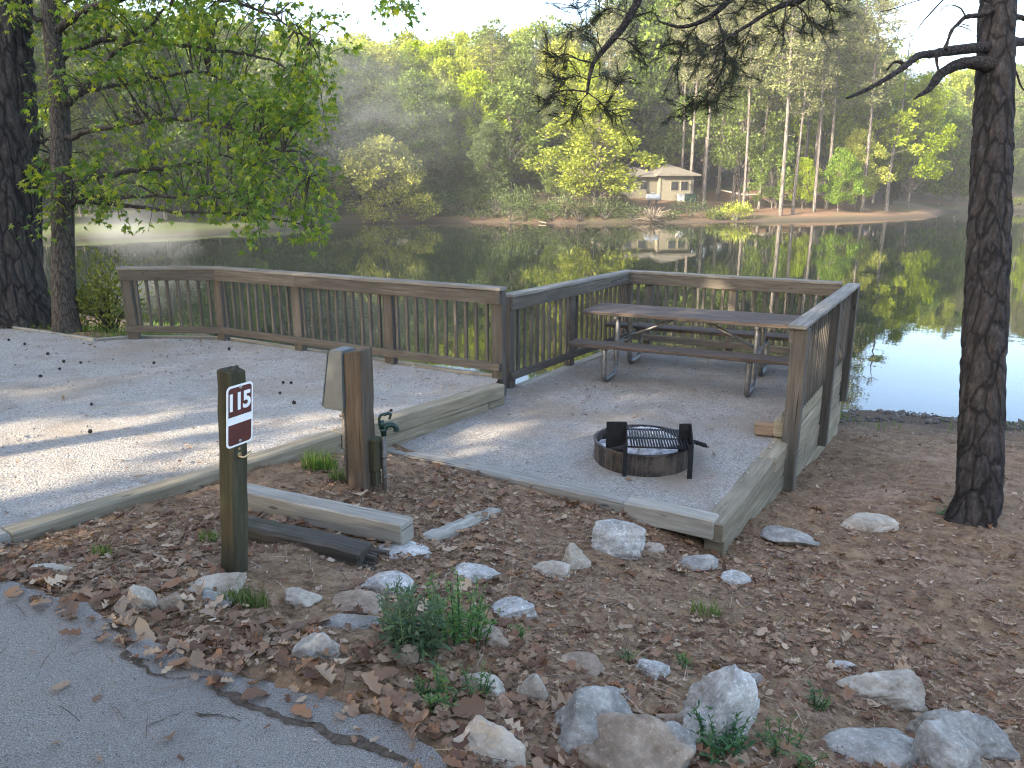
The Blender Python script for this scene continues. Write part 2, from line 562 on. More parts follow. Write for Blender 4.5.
M['bark_far'] = bark('far_trunk_bark', (.06, .053, .047), (.12, .107, .095), (.195, .178, .16), (5, 5, .8))
M['dead_wood'] = bark('dark_dead_branch', (.02, .017, .015), (.045, .038, .033), (.08, .07, .06), (20, 20, 20), .01)

def mk_water():
    t = NT('pond_water')
    p = t.n('NewGeometry').outputs['Position']
    mp = t.n('Mapping', {'Vector': p, 'Scale': (1.1, .8, 1)}).outputs[0]
    a = t.noise(mp, 1.4, 3, .5)
    b = t.noise(mp, .22, 2, .5)
    h = t.math('ADD', a, t.math('MULTIPLY', b, 1.5))
    return t.finish((.008, .013, .008), .02, t.bump(h, .045, .05), .5, IOR=1.25)
M['water'] = mk_water()

# ------------------------------------------------------------------ terrain
WZ = -1.8                                                            # pond level
NEAR_SHORE = V([(-160, 45), (-40, 31), (-15, 22.6), (-7.8, 18.6), (-5.7, 16.2), (-3.5, 14.3), (-.2, 12.6), (2, 11.6), (4, 11.0), (5.5, 11.55), (7.2, 10.9), (12, 9.6), (40, 3), (160, -10)])
def _far_shore():
    pix = [(-260, 252), (0, 244), (100, 238), (200, 235), (260, 231), (330, 224), (440, 222), (560, 223.5), (700, 222.5), (800, 221), (890, 218.5), (932, 216.5), (950, 212), (1024, 211), (1200, 211)]
    return V([at(a, b, WZ)[:2] for a, b in pix])
FAR_SHORE = _far_shore()
def yn(x): return np.interp(x, NEAR_SHORE[:, 0], NEAR_SHORE[:, 1])
def yf(x): return np.interp(x, FAR_SHORE[:, 0], FAR_SHORE[:, 1])
E1 = nrm((.553, .833, 0))                                            # along the pads, towards the pond
E2 = nrm((.833, -.553, 0))
PZ = -.62                                                            # lower pad level
A_, B_, C_, D_ = V((-1.25, 6.47)), V((1.39, 4.87)), V((4.11, 9.43)), V((1.60, 10.79))
Q0, Q1 = V((-2.90, 4.02)), V((-.17, 7.80))
QN = V((-4.9, 1.35))
U1, U2, U3, U4, U5 = V((-5.07, 10.14)), V((-3.86, 10.16)), V((-2.65, 9.483)), V((-1.41, 8.79)), V((-.14, 8.08))
def upz(x, y):
    return -.30 - .0255 * np.clip((x + 2.9) * .606 + (y - 4.0) * .795, -6, 6)
UP_POLY = [tuple(QN), tuple(Q0), tuple(Q1), tuple(U5), tuple(U4), tuple(U3), tuple(U2), tuple(U1), (-5.45, 9.92), (-7.4, 10.9), (-13, 9.5), (-14, 1.5)]
LOW_POLY = [tuple(A_), tuple(B_), tuple(C_), tuple(D_)]

_ctrl = []
def cz(px, py, z): p = at(px, py, z); _ctrl.append((p[0], p[1], z))
for a in [(0, 583, .0), (107, 618, .0), (207, 668, 0.0), (290, 688, .0), (408, 731, .0), (445, 763, .0),
          (228, 570, -.17), (130, 528, -.33), (140, 560, -.16), (20, 560, -.36), (60, 577, -.10), (330, 560, -.26), (250, 530, -.27), (362, 490, -.46), (300, 480, -.40), (440, 510, -.54),
          (520, 500, -.62), (590, 505, -.66), (470, 560, -.42), (420, 640, -.18), (560, 570, -.56), (640, 560, -.70), (716, 556, -.87), (785, 500, -1.0),
          (850, 442, -1.42), (812, 474, -1.20), (832, 458, -1.32), (978, 528, -.93), (900, 500, -1.05), (860, 560, -.88), (800, 600, -.76), (620, 620, -.52), (520, 680, -.22), (560, 745, -.18),
          (700, 720, -.42), (900, 720, -.62), (1000, 640, -.86), (1020, 765, -.66), (1010, 480, -1.2), (940, 440, -1.48), (760, 690, -.50)]:
    cz(*a)
_ctrl += [(-30, 0, -.2), (-30, -30, .4), (30, -30, .3), (0, -30, .3), (0, 0, 0), (-1.5, 1.5, 0), (0, -6, 0), (-3, 1.5, 0), (2, .5, -.15), (4, 1, -.6), (30, -2, -1.3), (12, 4, -1.25), (7, 6.5, -1.15), (-20, 10, -.4),
          (-30, 20, -.7), (-7.4, 11.2, -.40), (-5.9, 10.7, -.40), (-4.9, 11.2, -.62), (-4, 11.4, -.85), (-2.7, 11.0, -1.1), (-1.4, 10.4, -1.3), (0, 9.9, -1.45), (1.2, 10.9, -1.6), (-9, 12.5, -.6), (-12, 14, -.8), (4.6, 9.8, -1.5), (-2, 6.5, -.45)]
for x, y in NEAR_SHORE[1:-1]:
    _ctrl.append((x, y, WZ))
_ctrl = V(_ctrl)
def _fit():
    d = np.linalg.norm(_ctrl[:, None, :2] - _ctrl[None, :, :2], axis=2)
    n = len(_ctrl)
    K = np.zeros((n + 1, n + 1))
    K[:n, :n] = d - 0.02 * np.eye(n)
    K[:n, n] = 1
    K[n, :n] = 1
    return np.linalg.solve(K, np.append(_ctrl[:, 2], 0))
_W = _fit()

def vnoise(x, y, s, seed=0):
    x, y = np.asarray(x) * s + seed * 17.3, np.asarray(y) * s + seed * 7.9
    ix, iy = np.floor(x).astype(np.int64), np.floor(y).astype(np.int64)
    fx, fy = x - ix, y - iy
    fx, fy = fx * fx * (3 - 2 * fx), fy * fy * (3 - 2 * fy)
    def h(i, j):
        n = (i * 374761393 + j * 668265263 + seed * 1442695) & 0x7fffffff
        n = ((n ^ (n >> 13)) * 1274126177) & 0x7fffffff
        return ((n ^ (n >> 16)) & 0xffff) / 65535.0
    return (h(ix, iy) * (1 - fx) + h(ix + 1, iy) * fx) * (1 - fy) + (h(ix, iy + 1) * (1 - fx) + h(ix + 1, iy + 1) * fx) * fy - .5

def in_poly(x, y, poly):
    x, y = np.asarray(x, float), np.asarray(y, float)
    ins = np.zeros(x.shape, bool)
    n = len(poly)
    for i in range(n):
        x0, y0 = poly[i]
        x1, y1 = poly[(i + 1) % n]
        c = ((y0 > y) != (y1 > y))
        with np.errstate(divide='ignore', invalid='ignore'):
            xi = (x1 - x0) * (y - y0) / (y1 - y0 + 1e-12) + x0
        ins ^= c & (x < xi)
    return ins

def poly_dist(x, y, poly):
    d = np.full(np.shape(x), 1e9)
    n = len(poly)
    for i in range(n):
        a, b = V(poly[i]), V(poly[(i + 1) % n])
        ab = b - a
        t = np.clip(((x - a[0]) * ab[0] + (y - a[1]) * ab[1]) / (ab @ ab), 0, 1)
        d = np.minimum(d, np.hypot(x - a[0] - t * ab[0], y - a[1] - t * ab[1]))
    return d

ROAD_EDGE = [at(*p, 0.0)[:2] for p in [(0, 584), (40, 594), (87, 607), (107, 620), (132, 634), (155, 647), (207, 670), (250, 681), (290, 690), (350, 709), (408, 733), (445, 765)]]
ROAD_POLY = [tuple(p) for p in ROAD_EDGE] + [(.05, 1.2), (.6, .4), (2.5, -.6), (9, -3), (30, -9), (30, -16), (-40, -16), (-40, 9), (-12, 4.6), (-5, 3.25)]

def ground_z(x, y, fine=True, pads=True):
    x, y = np.asarray(x, float), np.asarray(y, float)
    sh = x.shape
    x, y = x.ravel(), y.ravel()
    z = np.empty(len(x))
    for i in range(0, len(x), 20000):
        d = np.hypot(x[i:i + 20000, None] - _ctrl[None, :, 0], y[i:i + 20000, None] - _ctrl[None, :, 1])
        z[i:i + 20000] = d @ _W[:-1] + _W[-1]
    z = np.clip(z, -3, 2)
    if fine:
        near = np.clip((25 - np.abs(y)) / 10, 0, 1) * np.clip((22 - np.abs(x)) / 8, 0, 1)
        z += near * (.05 * vnoise(x, y, 1.3, 1) + .045 * vnoise(x, y, 4.0, 2) + .022 * vnoise(x, y, 11, 3))
    t = y - yn(x)
    w = np.clip((t + 1.3) / 1.5, 0, 1)
    w = w * w * (3 - 2 * w)
    zp = WZ - np.where(t > 0, .22, .14) * t
    z = (1 - w) * z + w * np.clip(zp, -3.4, 2)
    tf = y - yf(x)
    sl = np.interp(x, [-70, -30, -14, 0, 9, 14, 20, 26, 34, 60], [.05, .04, .07, .16, .13, .09, .085, .06, .10, .10])
    zf = np.where(tf < 0, WZ + .3 * tf, WZ + .30 * (1 - np.exp(-tf / .7)) + sl * np.minimum(tf, 24) + np.interp(tf, [20, 60, 140, 400], [0, 3.5, 13, 30]))
    if fine:
        zf = zf + np.clip(tf, 0, 1) * .35 * vnoise(x, y, .3, 5)
    z = np.where(tf > -12, np.maximum(np.clip(zf, -3.4, 60), np.where(t > 3, -3.4, z)), z)
    if pads:
        up, lo = in_poly(x, y, UP_POLY), in_poly(x, y, LOW_POLY)
        du, dl = poly_dist(x, y, UP_POLY), poly_dist(x, y, LOW_POLY)
        z = np.where(up & (du > .05), np.minimum(z, upz(x, y) - .14), z)
        z = np.where(lo & (dl > .05), np.minimum(z, PZ - .12), z)
        # soil next to the pads never stands above their timbers
        z = np.where(~up & (du < .25), np.minimum(z, upz(x, y) - .04), z)
        z = np.where(~lo & ~up & (dl < .25), np.minimum(z, PZ - .015), z)
        rd = in_poly(x, y, ROAD_POLY)
        dr = poly_dist(x, y, ROAD_POLY)
        z = np.where(rd, np.minimum(z, -.01 - np.minimum(dr, .3) * .25), z)
        z = np.where(~rd & (dr < .5), z + .018 * (1 - dr / .5), z)
    return z.reshape(sh)

def gz(x, y):
    return float(ground_z(np.array([x]), np.array([y]))[0])

def on_ground(px, py, z0=-.4, pads=True):
    """ground point under a pixel"""
    lo, hi = 1.5, 200.0
    ds = np.concatenate([np.linspace(1.5, 20, 700), np.linspace(20.1, 180, 1200)])
    u, v = (px - 512) / FPX, (py - 384) / FPX
    X, Y, Z = ds * u, ds * (CP - v * SP), 1.6 - ds * (SP + v * CP)
    g = ground_z(X, Y, pads=pads)
    k = int(np.argmax(Z <= g))
    return V((X[k], Y[k], g[k]))

def axis_steps(rngs):
    out = [rngs[0][0]]
    for a, b, s in rngs:
        n = max(1, int(round((b - a) / s)))
        out += list(np.linspace(a, b, n + 1)[1:])
    return np.array(out)

def make_ground():
    xs = axis_steps([(-420, -160, 26), (-160, -60, 5), (-60, -14, 1.5), (-14, -6, .25), (-6, 7.5, .07), (7.5, 14, .25), (14, 60, 1.5), (60, 160, 5), (160, 420, 26)])
    ys = axis_steps([(-200, -40, 20), (-40, -4, 2), (-4, .8, .3), (.8, 11.5, .07), (11.5, 24, .3), (24, 40, 2), (40, 110, .8), (110, 180, 4), (180, 600, 30)])
    X, Y = np.meshgrid(xs, ys)
    Z = ground_z(X, Y)
    v = np.stack([X.ravel(), Y.ravel(), Z.ravel()], 1)
    nx, ny = len(xs), len(ys)
    i = np.arange(nx * ny).reshape(ny, nx)
    f = np.stack([i[:-1, :-1].ravel(), i[:-1, 1:].ravel(), i[1:, 1:].ravel(), i[1:, :-1].ravel()], 1)
    o = link('ground', big_mesh('ground', v, f, True), M['ground'])
    tag(o, 'sloping forest floor of brown soil, leaves and pine straw round the pond', kind='structure')
make_ground()

def sheet(name, poly, zf, m, step, label, z_off=0.0, skirt=.0, rough=0.0, seed=3):
    """a triangulated sheet filling a polygon with a grid inside"""
    import mathutils.geometry as mg
    P = [V(p) for p in poly]
    ring = []
    for i in range(len(P)):
        a, b = P[i], P[(i + 1) % len(P)]
        n = max(1, int(np.linalg.norm(b - a) / step))
        n = min(n, 60)
        for k in range(n):
            ring.append(a + (b - a) * k / n)
    lo = np.min(P, 0); hi = np.max(P, 0)
    lo = np.maximum(lo, (-15, -3)); hi = np.minimum(hi, (9, 14))
    gx, gy = np.meshgrid(np.arange(lo[0], hi[0], step), np.arange(lo[1], hi[1], step))
    gx, gy = gx.ravel(), gy.ravel()
    ok = in_poly(gx, gy, poly) & (poly_dist(gx, gy, poly) > step * .5)
    pts = [Vector(p) for p in ring] + [Vector((a, b)) for a, b in zip(gx[ok], gy[ok])]
    edges = [(i, (i + 1) % len(ring)) for i in range(len(ring))]
    vv, ee, ff, *_ = mg.delaunay_2d_cdt(pts, edges, [], 1, 1e-5)
    xy = np.array([tuple(p) for p in vv])
    z = zf(xy[:, 0], xy[:, 1]) + z_off
    if rough:
        z = z + rough * (vnoise(xy[:, 0], xy[:, 1], 1.1, seed) + .5 * vnoise(xy[:, 0], xy[:, 1], 3.3, seed + 1))
    me = bpy.data.meshes.new(name)
    me.from_pydata([(a, b, c) for (a, b), c in zip(xy, z)], [], [list(f) for f in ff])
    me.polygons.foreach_set('use_smooth', [True] * len(me.polygons))
    me.update()
    if me.polygons and me.polygons[0].normal.z < 0:
        me.flip_normals()
    o = link(name, me, m)
    return tag(o, label, kind='structure')

def _ragged(poly, n_edge):
    """break the outer edge of the asphalt up"""
    rs = random.Random(5)
    out = []
    for i in range(n_edge - 1):
        a, b = V(poly[i]), V(poly[i + 1])
        n = max(2, int(np.linalg.norm(b - a) / .05))
        for k in range(n):
            p = a + (b - a) * k / n
            out.append(tuple(p + V((rs.uniform(-.012, .012), rs.uniform(-.018, .018)))))
    return out + [tuple(p) for p in poly[n_edge - 1:]]
sheet('road', _ragged(ROAD_POLY, len(ROAD_EDGE)), lambda x, y: np.zeros(len(x)), M['asphalt'], .25, 'worn grey asphalt road with a cracked edge', .014)
sheet('gravel_pad', UP_POLY, upz, M['gravel'], .16, 'upper parking pad of pale crushed gravel', 0, rough=.03)
sheet('tent_pad', LOW_POLY, lambda x, y: np.full(len(x), PZ), M['gravel_dark'], .16, 'lower pad of fine gravel under the table and fire ring', 0, rough=.02, seed=9)

def make_cracks():
    rs = random.Random(11)
    lines = [[(107, 622), (128, 640), (131, 658), (150, 672), (180, 677), (205, 682), (235, 700), (268, 712), (300, 722), (340, 738), (375, 748), (412, 760), (440, 775)],
             [(146, 728), (178, 715), (205, 702), (214, 694)], [(196, 711), (222, 714), (245, 722)]]
    wid = [.010, .003, .0025]
    mb = MB()
    for ln, w in zip(lines, wid):
        pts = bez([at(a, b, .014) for a, b in ln], len(ln) * 14)
        base = len(mb.v)
        ph = rs.uniform(0, 50)
        for i, p in enumerate(pts):
            t = nrm(pts[min(i + 1, len(pts) - 1)] - pts[max(i - 1, 0)])
            s = V((-t[1], t[0], 0))
            nz = lambda f, k: mnoise.noise(Vector((p[0] * f + ph, p[1] * f, k)))
            j = nz(9, 0) * .030 + nz(30, 1) * .010
            for e in (-1, 1):
                ww = w * max(.15, .9 + 2.2 * nz(6, 2) + 1.4 * nz(24, 3 + e)) * min(1, i / 4, (len(pts) - 1 - i) / 4)
                q = p + s * (j + e * ww)
                mb.v.append((q[0], q[1], .0185))
        for i in range(len(pts) - 1):
            a = base + 2 * i
            mb.face([a, a + 1, a + 3, a + 2])
    tag(mb.build('road_crack', M['crack_dirt']), 'dirt filled cracks along the edge of the asphalt', kind='structure')
make_cracks()

def make_water():
    me = big_mesh('water', V([(-420, -12, WZ), (420, -12, WZ), (420, 125, WZ), (-420, 125, WZ)]), np.array([[0, 1, 2, 3]]))
    # the sheet ends under both banks
    o = link('water', me, M['water'])
    tag(o, 'still dark green pond mirroring the trees', kind='structure')
make_water()

# ------------------------------------------------------------------ timber work
def v3(xy, z): return V((xy[0], xy[1], z))

def timber_line(root, p0, p1, w, h, m, lengths, name='timber', ch=.012, jit=.004):
    """a course of timbers laid end to end from p0 to p1"""
    p0, p1 = V(p0), V(p1)
    L = np.linalg.norm(p1 - p0)
    cuts = [0.0]
    for l in lengths:
        if cuts[-1] + l < L - .05: cuts.append(cuts[-1] + l)
    cuts.append(L)
    d = (p1 - p0) / L
    for a, b in zip(cuts[:-1], cuts[1:]):
        mb = MB()
        s = V((RNG.uniform(-.006, .006), RNG.uniform(-.006, .006), RNG.uniform(-.004, .004)))
        beam(mb, p0 + d * (a + .003) + s, p0 + d * (b - .003) + s, w, h, ch=ch, jit=jit)
        mb.build(name, m, root)

# kerb of the upper pad
curb = empty('timber_kerb', v3((Q0 + Q1) / 2, -.4), 'long pale timber kerb holding the upper gravel pad above the lower one', 'timber edging')
cd = nrm(V((*(Q1 - Q0), 0)))
cn = V((cd[1], -cd[0], 0))
qs = v3(QN, upz(QN[0], QN[1]))
q0 = v3(Q0, upz(Q0[0], Q0[1])); q1 = v3(Q1, upz(Q1[0], Q1[1]))
timber_line(curb, qs + cn * .05 + V((0, 0, -.065)), q0 + cn * .05 + V((0, 0, -.065)), .15, .16, M['pale_timber'], [2.4])
timber_line(curb, q0 + cn * .05 + V((0, 0, -.055)), q1 + cn * .05 + V((0, 0, -.055)), .15, .15, M['timber'], [2.44, 2.44])
timber_line(curb, q0 + cn * .05 + cd * .8 + V((0, 0, -.207)), q1 + cn * .05 + V((0, 0, -.207)), .15, .15, M['timber'], [1.2, 2.4])

# thin edging along the far and left sides of the upper pad
edge = empty('pad_edging', v3(U1, -.4), 'thin pale board edging along the back of the upper gravel pad', 'timber edging')
chain = [(-.20, 8.16), (-3.88, 10.25), (-5.12, 10.24), (-5.48, 9.96), (-7.4, 10.98), (-12, 9.75)]
for a, b in zip(chain[:-1], chain[1:]):
    mb = MB()
    beam(mb, v3(a, upz(*a) - .035), v3(b, upz(*b) - .035), .06, .12, ch=.008, jit=.003)
    mb.build('board', M['pale_timber'], edge)

# front timber of the lower pad
front = empty('pad_front_timber', v3((A_ + B_) / 2, PZ), 'pale flush timber along the front of the lower pad before the fire ring', 'timber edging')
fd = nrm(V((*(B_ - A_), 0)))
timber_line(front, v3(A_, PZ - .062), v3(B_, PZ - .055) + fd * .02, .15, .15, M['pale_timber'], [2.44])
side = empty('pad_side_timber', v3(A_, PZ), 'narrow grey timber laid flush below the kerb on the left edge of the lower pad', 'timber edging')
sdv = nrm(V((*(D_ - A_), 0)))
sn = V((sdv[1], -sdv[0], 0))
timber_line(side, v3(A_, PZ - .062) + sdv * .12, v3(A_, PZ - .058) + sdv * 2.25, .09, .14, M['rail_wood'], [1.6])
timber_line(side, v3(A_, PZ - .058) + sdv * 2.42, v3(D_, PZ - .055), .13, .14, M['pale_timber'], [1.6])

# stacked retaining wall on the right of the lower pad
wall = empty('retaining_wall', v3((B_ + C_) / 2, -1.2), 'stacked pale timber retaining wall stepping down towards the water', 'retaining wall')
bd = nrm(V((*(C_ - B_), 0)))
bn = V((bd[1], -bd[0], 0))                                            # outward
LB = np.linalg.norm(C_ - B_)
Bz = lambda s, z: v3(B_, z) + bd * s
for k in range(8):
    top = PZ + .012 - k * .148
    s0 = 0.0 if k < 2 else .35 * (k - 1)
    if s0 > LB - 1: break
    off = -bn * (.02 * k) * 0 + bn * (.0 if k % 2 else .006)
    timber_line(wall, Bz(s0 - (.06 if k == 0 else -.02), top - .074) + off, Bz(LB, top - .074) + off, .15, .146, M['timber'], [1.5 + .5 * (k % 3), 2.2, 2.4])
# the course that stands above the pad between the railing posts
timber_line(wall, Bz(1.98, PZ + .105) + bn * .004, Bz(LB, PZ + .075) + bn * .004, .14, .16, M['timber'], [1.7, 1.7])
# back wall towards the pond
back_wall = empty('back_retaining_wall', v3((C_ + D_) / 2, -1.5), 'timber retaining wall under the back railing at the edge of the pond', 'retaining wall')
kd = nrm(V((*(D_ - C_), 0)))
for k in range(8):
    timber_line(back_wall, v3(C_, PZ - .062 - k * .148) + kd * .08, v3(D_, PZ - .062 - k * .148) - kd * .02, .14, .146, M['timber'], [1.4 + .4 * (k % 2), 2.4])

# ------------------------------------------------------------------ railings
def railing(root, posts, post_zb, zt, zr_bot, inside, wood_m, cap_m, post_size=(.09, .14), spacing=.118, post_top=None, baluster_z0=None, cap_w=.145, lean=None, cap_ext=(.07, .07), skip_cap=(), rail_h=.135, n_skip=None, wide_gap=.0):
    """posts: list of xy; rails on the inner face, square balusters behind them, flat cap on top"""
    posts = [V(p) for p in posts]
    n = len(posts)
    dirs = [nrm(posts[i + 1] - posts[i]) for i in range(n - 1)]
    for i, p in enumerate(posts):
        d = dirs[min(i, n - 2)]
        mb = MB()
        top = (zt if post_top is None else post_top[i]) - .036
        l = V((0, 0, 0)) if lean is None else V(lean[i])
        beam(mb, v3(p, post_zb[i]) + l, v3(p, top), post_size[1] if not isinstance(post_size, list) else post_size[i][1], post_size[0] if not isinstance(post_size, list) else post_size[i][0], up=V((d[1], -d[0], 0)), ch=.006, jit=.002)
        mb.build('post', wood_m, root)
    for i in range(n - 1):
        a, b, d = posts[i], posts[i + 1], dirs[i]
        ins = V(inside[i]) / np.linalg.norm(inside[i])
        L = np.linalg.norm(b - a)
        ia = .0 if i == 0 else -.02
        off = ins * .068
        mb = MB(); beam(mb, v3(a + off - d * .055, zt - .038 - rail_h / 2), v3(b + off + d * .055, zt - .038 - rail_h / 2), .038, rail_h, ch=.005); mb.build('top_rail', wood_m, root)
        zb = zr_bot[i]
        mb = MB(); beam(mb, v3(a + off - d * .05, zb[0]), v3(b + off + d * .05, zb[1]), .038, .088, ch=.005); mb.build('bottom_rail', wood_m, root)
        if i not in skip_cap:
            e0 = cap_ext[0] if i == 0 else .035
            e1 = cap_ext[1] if i == n - 2 else .035
            mb = MB(); beam(mb, v3(a + ins * .02 - d * e0, zt - .017), v3(b + ins * .02 + d * e1, zt - .017), cap_w, .036, ch=.006); mb.build('cap_rail', cap_m, root)
        k = max(2, int(round((L - .10) / spacing)))
        for j in range(1, k):
            t = j / k
            q = a + (b - a) * t + ins * .027
            z0 = zb[0] + (zb[1] - zb[0]) * t - (.02 if baluster_z0 is None else baluster_z0[i])
            q2 = q + d * RNG.uniform(-.006, .006)
            mb = MB()
            beam(mb, v3(q, z0), v3(q2, zt - .05), .036, .036, up=V((d[1], -d[0], 0)), ch=.004, seg=3, jit=.0012)
            mb.build('baluster', wood_m, root)

upz_rail = .565
uf = empty('wooden_railing', v3(U3, -.42), 'weathered wooden railing along the back of the upper gravel pad, bending at its second post', 'railing')
ups = [U1, U2, U3, U4, U5]
def _in(a, b, left):
    d = nrm(b - a)
    return V((d[1], -d[0])) if not left else V((-d[1], d[0]))
railing(uf, ups, [upz(*p) - .25 for p in ups], upz_rail, [(upz(*a) + .14, upz(*b) + .14) for a, b in zip(ups[:-1], ups[1:])],
        [_in(a, b, False) for a, b in zip(ups[:-1], ups[1:])], M['fence_wood'], M['rail_wood'], post_size=(.09, .135), spacing=.125,
        lean=[(.02, 0, 0), (-.01, 0, 0), (0, 0, 0), (0, 0, 0), (0, 0, 0)])

lz = .45
lf = empty('deck_railing', v3(D_, PZ), 'weathered wooden railing round three sides of the picnic table pad', 'railing')
E_ = V((-.03, 8.40))
EM = E_ + (D_ - E_) * .46
CD1, CD2 = D_ + (C_ - D_) * .12, D_ + (C_ - D_) * .52
P1 = B_ + (C_ - B_) * (1.95 / LB) + bn[:2] * .10
P2 = B_ + (C_ - B_) * (3.72 / LB) + bn[:2] * .10
P3 = B_ + (C_ - B_) * (5.15 / LB) + bn[:2] * .10
# left side, back side
lposts = [E_, EM, D_]
railing(lf, lposts, [PZ - .3] * 3, lz, [(PZ + .16, PZ + .16)] * 2, [_in(a, b, False) for a, b in zip(lposts[:-1], lposts[1:])], M['fence_wood'], M['rail_wood'], post_size=(.095, .12), spacing=.118, cap_ext=(.05, .07))
bposts = [D_ + (C_ - D_) * .015, CD1, CD2, C_ + kd[:2] * .12]
railing(lf, bposts, [PZ - .3] * 4, lz, [(PZ + .16, PZ + .16)] * 3, [_in(a, b, False) for a, b in zip(bposts[:-1], bposts[1:])], M['fence_wood'], M['rail_wood'], post_size=(.09, .10), spacing=.122, cap_ext=(.0, .06))
# right side: posts bolted to the outer face of the wall
rposts = [P1, P2, P3]
railing(lf, rposts, [-1.06, -1.16, -1.0], lz, [(PZ + .24, PZ + .22)] * 2, [-bn[:2]] * 2, M['fence_wood'], M['rail_wood'], post_size=[(.135, .10), (.13, .10), (.10, .12)], spacing=.105, cap_w=.15, cap_ext=(.09, .08), baluster_z0=[.05, .05])

# ------------------------------------------------------------------ sign post
def sign():
    b = at(230, 570, -.17)
    top = at(233, 364, .0)
    base = V((b[0], b[1], -.19))
    root = empty('sign_post', base, 'short mossy square post with a brown and white site number plate beside the road', 'sign post')
    tdir = nrm((.46, .89, 0))
    n = V((tdir[1], -tdir[0], 0))
    H = 1.0
    lean = V((-.005, .0, 0)) * 1
    topp = atd(231, 369, (base - CAM) @ V((0, CP, -SP)) - SP * H)
    H = np.linalg.norm(topp - base)
    # keep the top under its pixel
    dd = np.linalg.norm((base - CAM))
    mb = MB()
    beam(mb, base - V((0, 0, .3)), topp, .092, .092, up=n, ch=.009, seg=14, jit=.003)
    post = mb.build('post', M['moss_post'], root)
    # weather-split top
    mb = MB()
    for k in range(7):
        a = RNG.uniform(-.032, .032); c = RNG.uniform(-.032, .032)
        p = topp + tdir * a + n * c
        beam(mb, p - V((0, 0, .02)), p + V((0, 0, RNG.uniform(.004, .016))), .02, .024, up=n, ch=.006, jit=.004)
    mb.build('split_top', M['moss_post'], root)
    axis = nrm(topp - base)
    def plate(w, h, r, th, seg=6):
        pts = []
        for (cx, cy, a0) in ((w / 2 - r, h / 2 - r, 0), (-w / 2 + r, h / 2 - r, 90), (-w / 2 + r, -h / 2 + r, 180), (w / 2 - r, -h / 2 + r, 270)):
            for k in range(seg + 1):
                a = R(a0 + 90 * k / seg)
                pts.append((cx + r * math.cos(a), cy + r * math.sin(a)))
        return pts
    cen = base + axis * (H - .205) + n * .053
    def prism(name, pts, off, th, m, parent, cx=0, cy=0):
        mb = MB()
        k = len(pts)
        for dz in (off, off + th):
            for a, c in pts:
                mb.v.append(cen + tdir * (a + cx) + axis * (c + cy) + n * dz)
        mb.face(list(range(k))[::-1]); mb.face([k + i for i in range(k)])
        for i in range(k):
            j = (i + 1) % k
            mb.face([i, j, k + j, k + i])
        return mb.build(name, m, parent)
    sg = prism('sign_plate', plate(.152, .285, .022, .003), 0, .003, M['white_sign'], root)
    # brown panels: upper one with the number, lower one plain; rounded outer corners only
    w, r = .134, .015
    up = [(w / 2, -.058), (w / 2, .075 - r)] + [(w / 2 - r + r * math.cos(R(a)), .075 - r + r * math.sin(R(a))) for a in (30, 60, 90)] + [(-w / 2 + r + r * math.cos(R(a)), .075 - r + r * math.sin(R(a))) for a in (90, 120, 150, 180)] + [(-w / 2, -.058)]
    prism('number_panel', up, .003, .0012, M['brown_sign'], sg, 0, .058)
    dn = [(a, -c) for a, c in up][::-1]
    dn = [(a, c if c < 0 else .022) for a, c in dn]
    prism('lower_panel', dn, .003, .0012, M['brown_sign'], sg, 0, -.058)
    # the digits
    cu = bpy.data.curves.new('digits', 'FONT')
    cu.body = '115'
    cu.size = .108
    cu.align_x, cu.align_y = 'CENTER', 'CENTER'
    cu.offset = .0036
    cu.extrude = .0005
    cu.space_character = .90
    to = bpy.data.objects.new('tmp', cu)
    COL.objects.link(to)
    dg = bpy.context.evaluated_depsgraph_get()
    me = bpy.data.meshes.new_from_object(to.evaluated_get(dg))
    bpy.data.objects.remove(to)
    co = np.empty(len(me.vertices) * 3); me.vertices.foreach_get('co', co); co = co.reshape(-1, 3)
    c0 = (co.min(0) + co.max(0)) / 2
    co = co - c0
    w3 = cen + co[:, :1] * .94 * tdir + co[:, 1:2] * axis + (co[:, 2:3] + .0052) * n + .067 * axis
    me.vertices.foreach_set('co', w3.ravel()); me.update()
    link('digits', me, M['white_sign'], sg)
    for zz in (.128, -.122):
        mb = MB(); c = cen + axis * zz + n * .003
        tube(mb, [c, c + n * .004, c + n * .006], [.0085, .0085, .004], 10)
        mb.build('bolt', M['bolt'], sg)
    # brass clip under the plate
    mb = MB()
    c = base + axis * (H - .395) + n * .047
    tube(mb, [c, c + n * .012], [.014, .012], 10)
    tube(mb, bez([c + n * .01 - tdir * .01, c + n * .03 - axis * .008, c + n * .035 + tdir * .02 - axis * .004, c + n * .03 + tdir * .045 + axis * .006], 12), .006, 8)
    tube(mb, [c + axis * .03, c + axis * .03 + n * .008], [.006, .006], 8)
    mb.build('brass_hook', M['brass'], root)
sign()

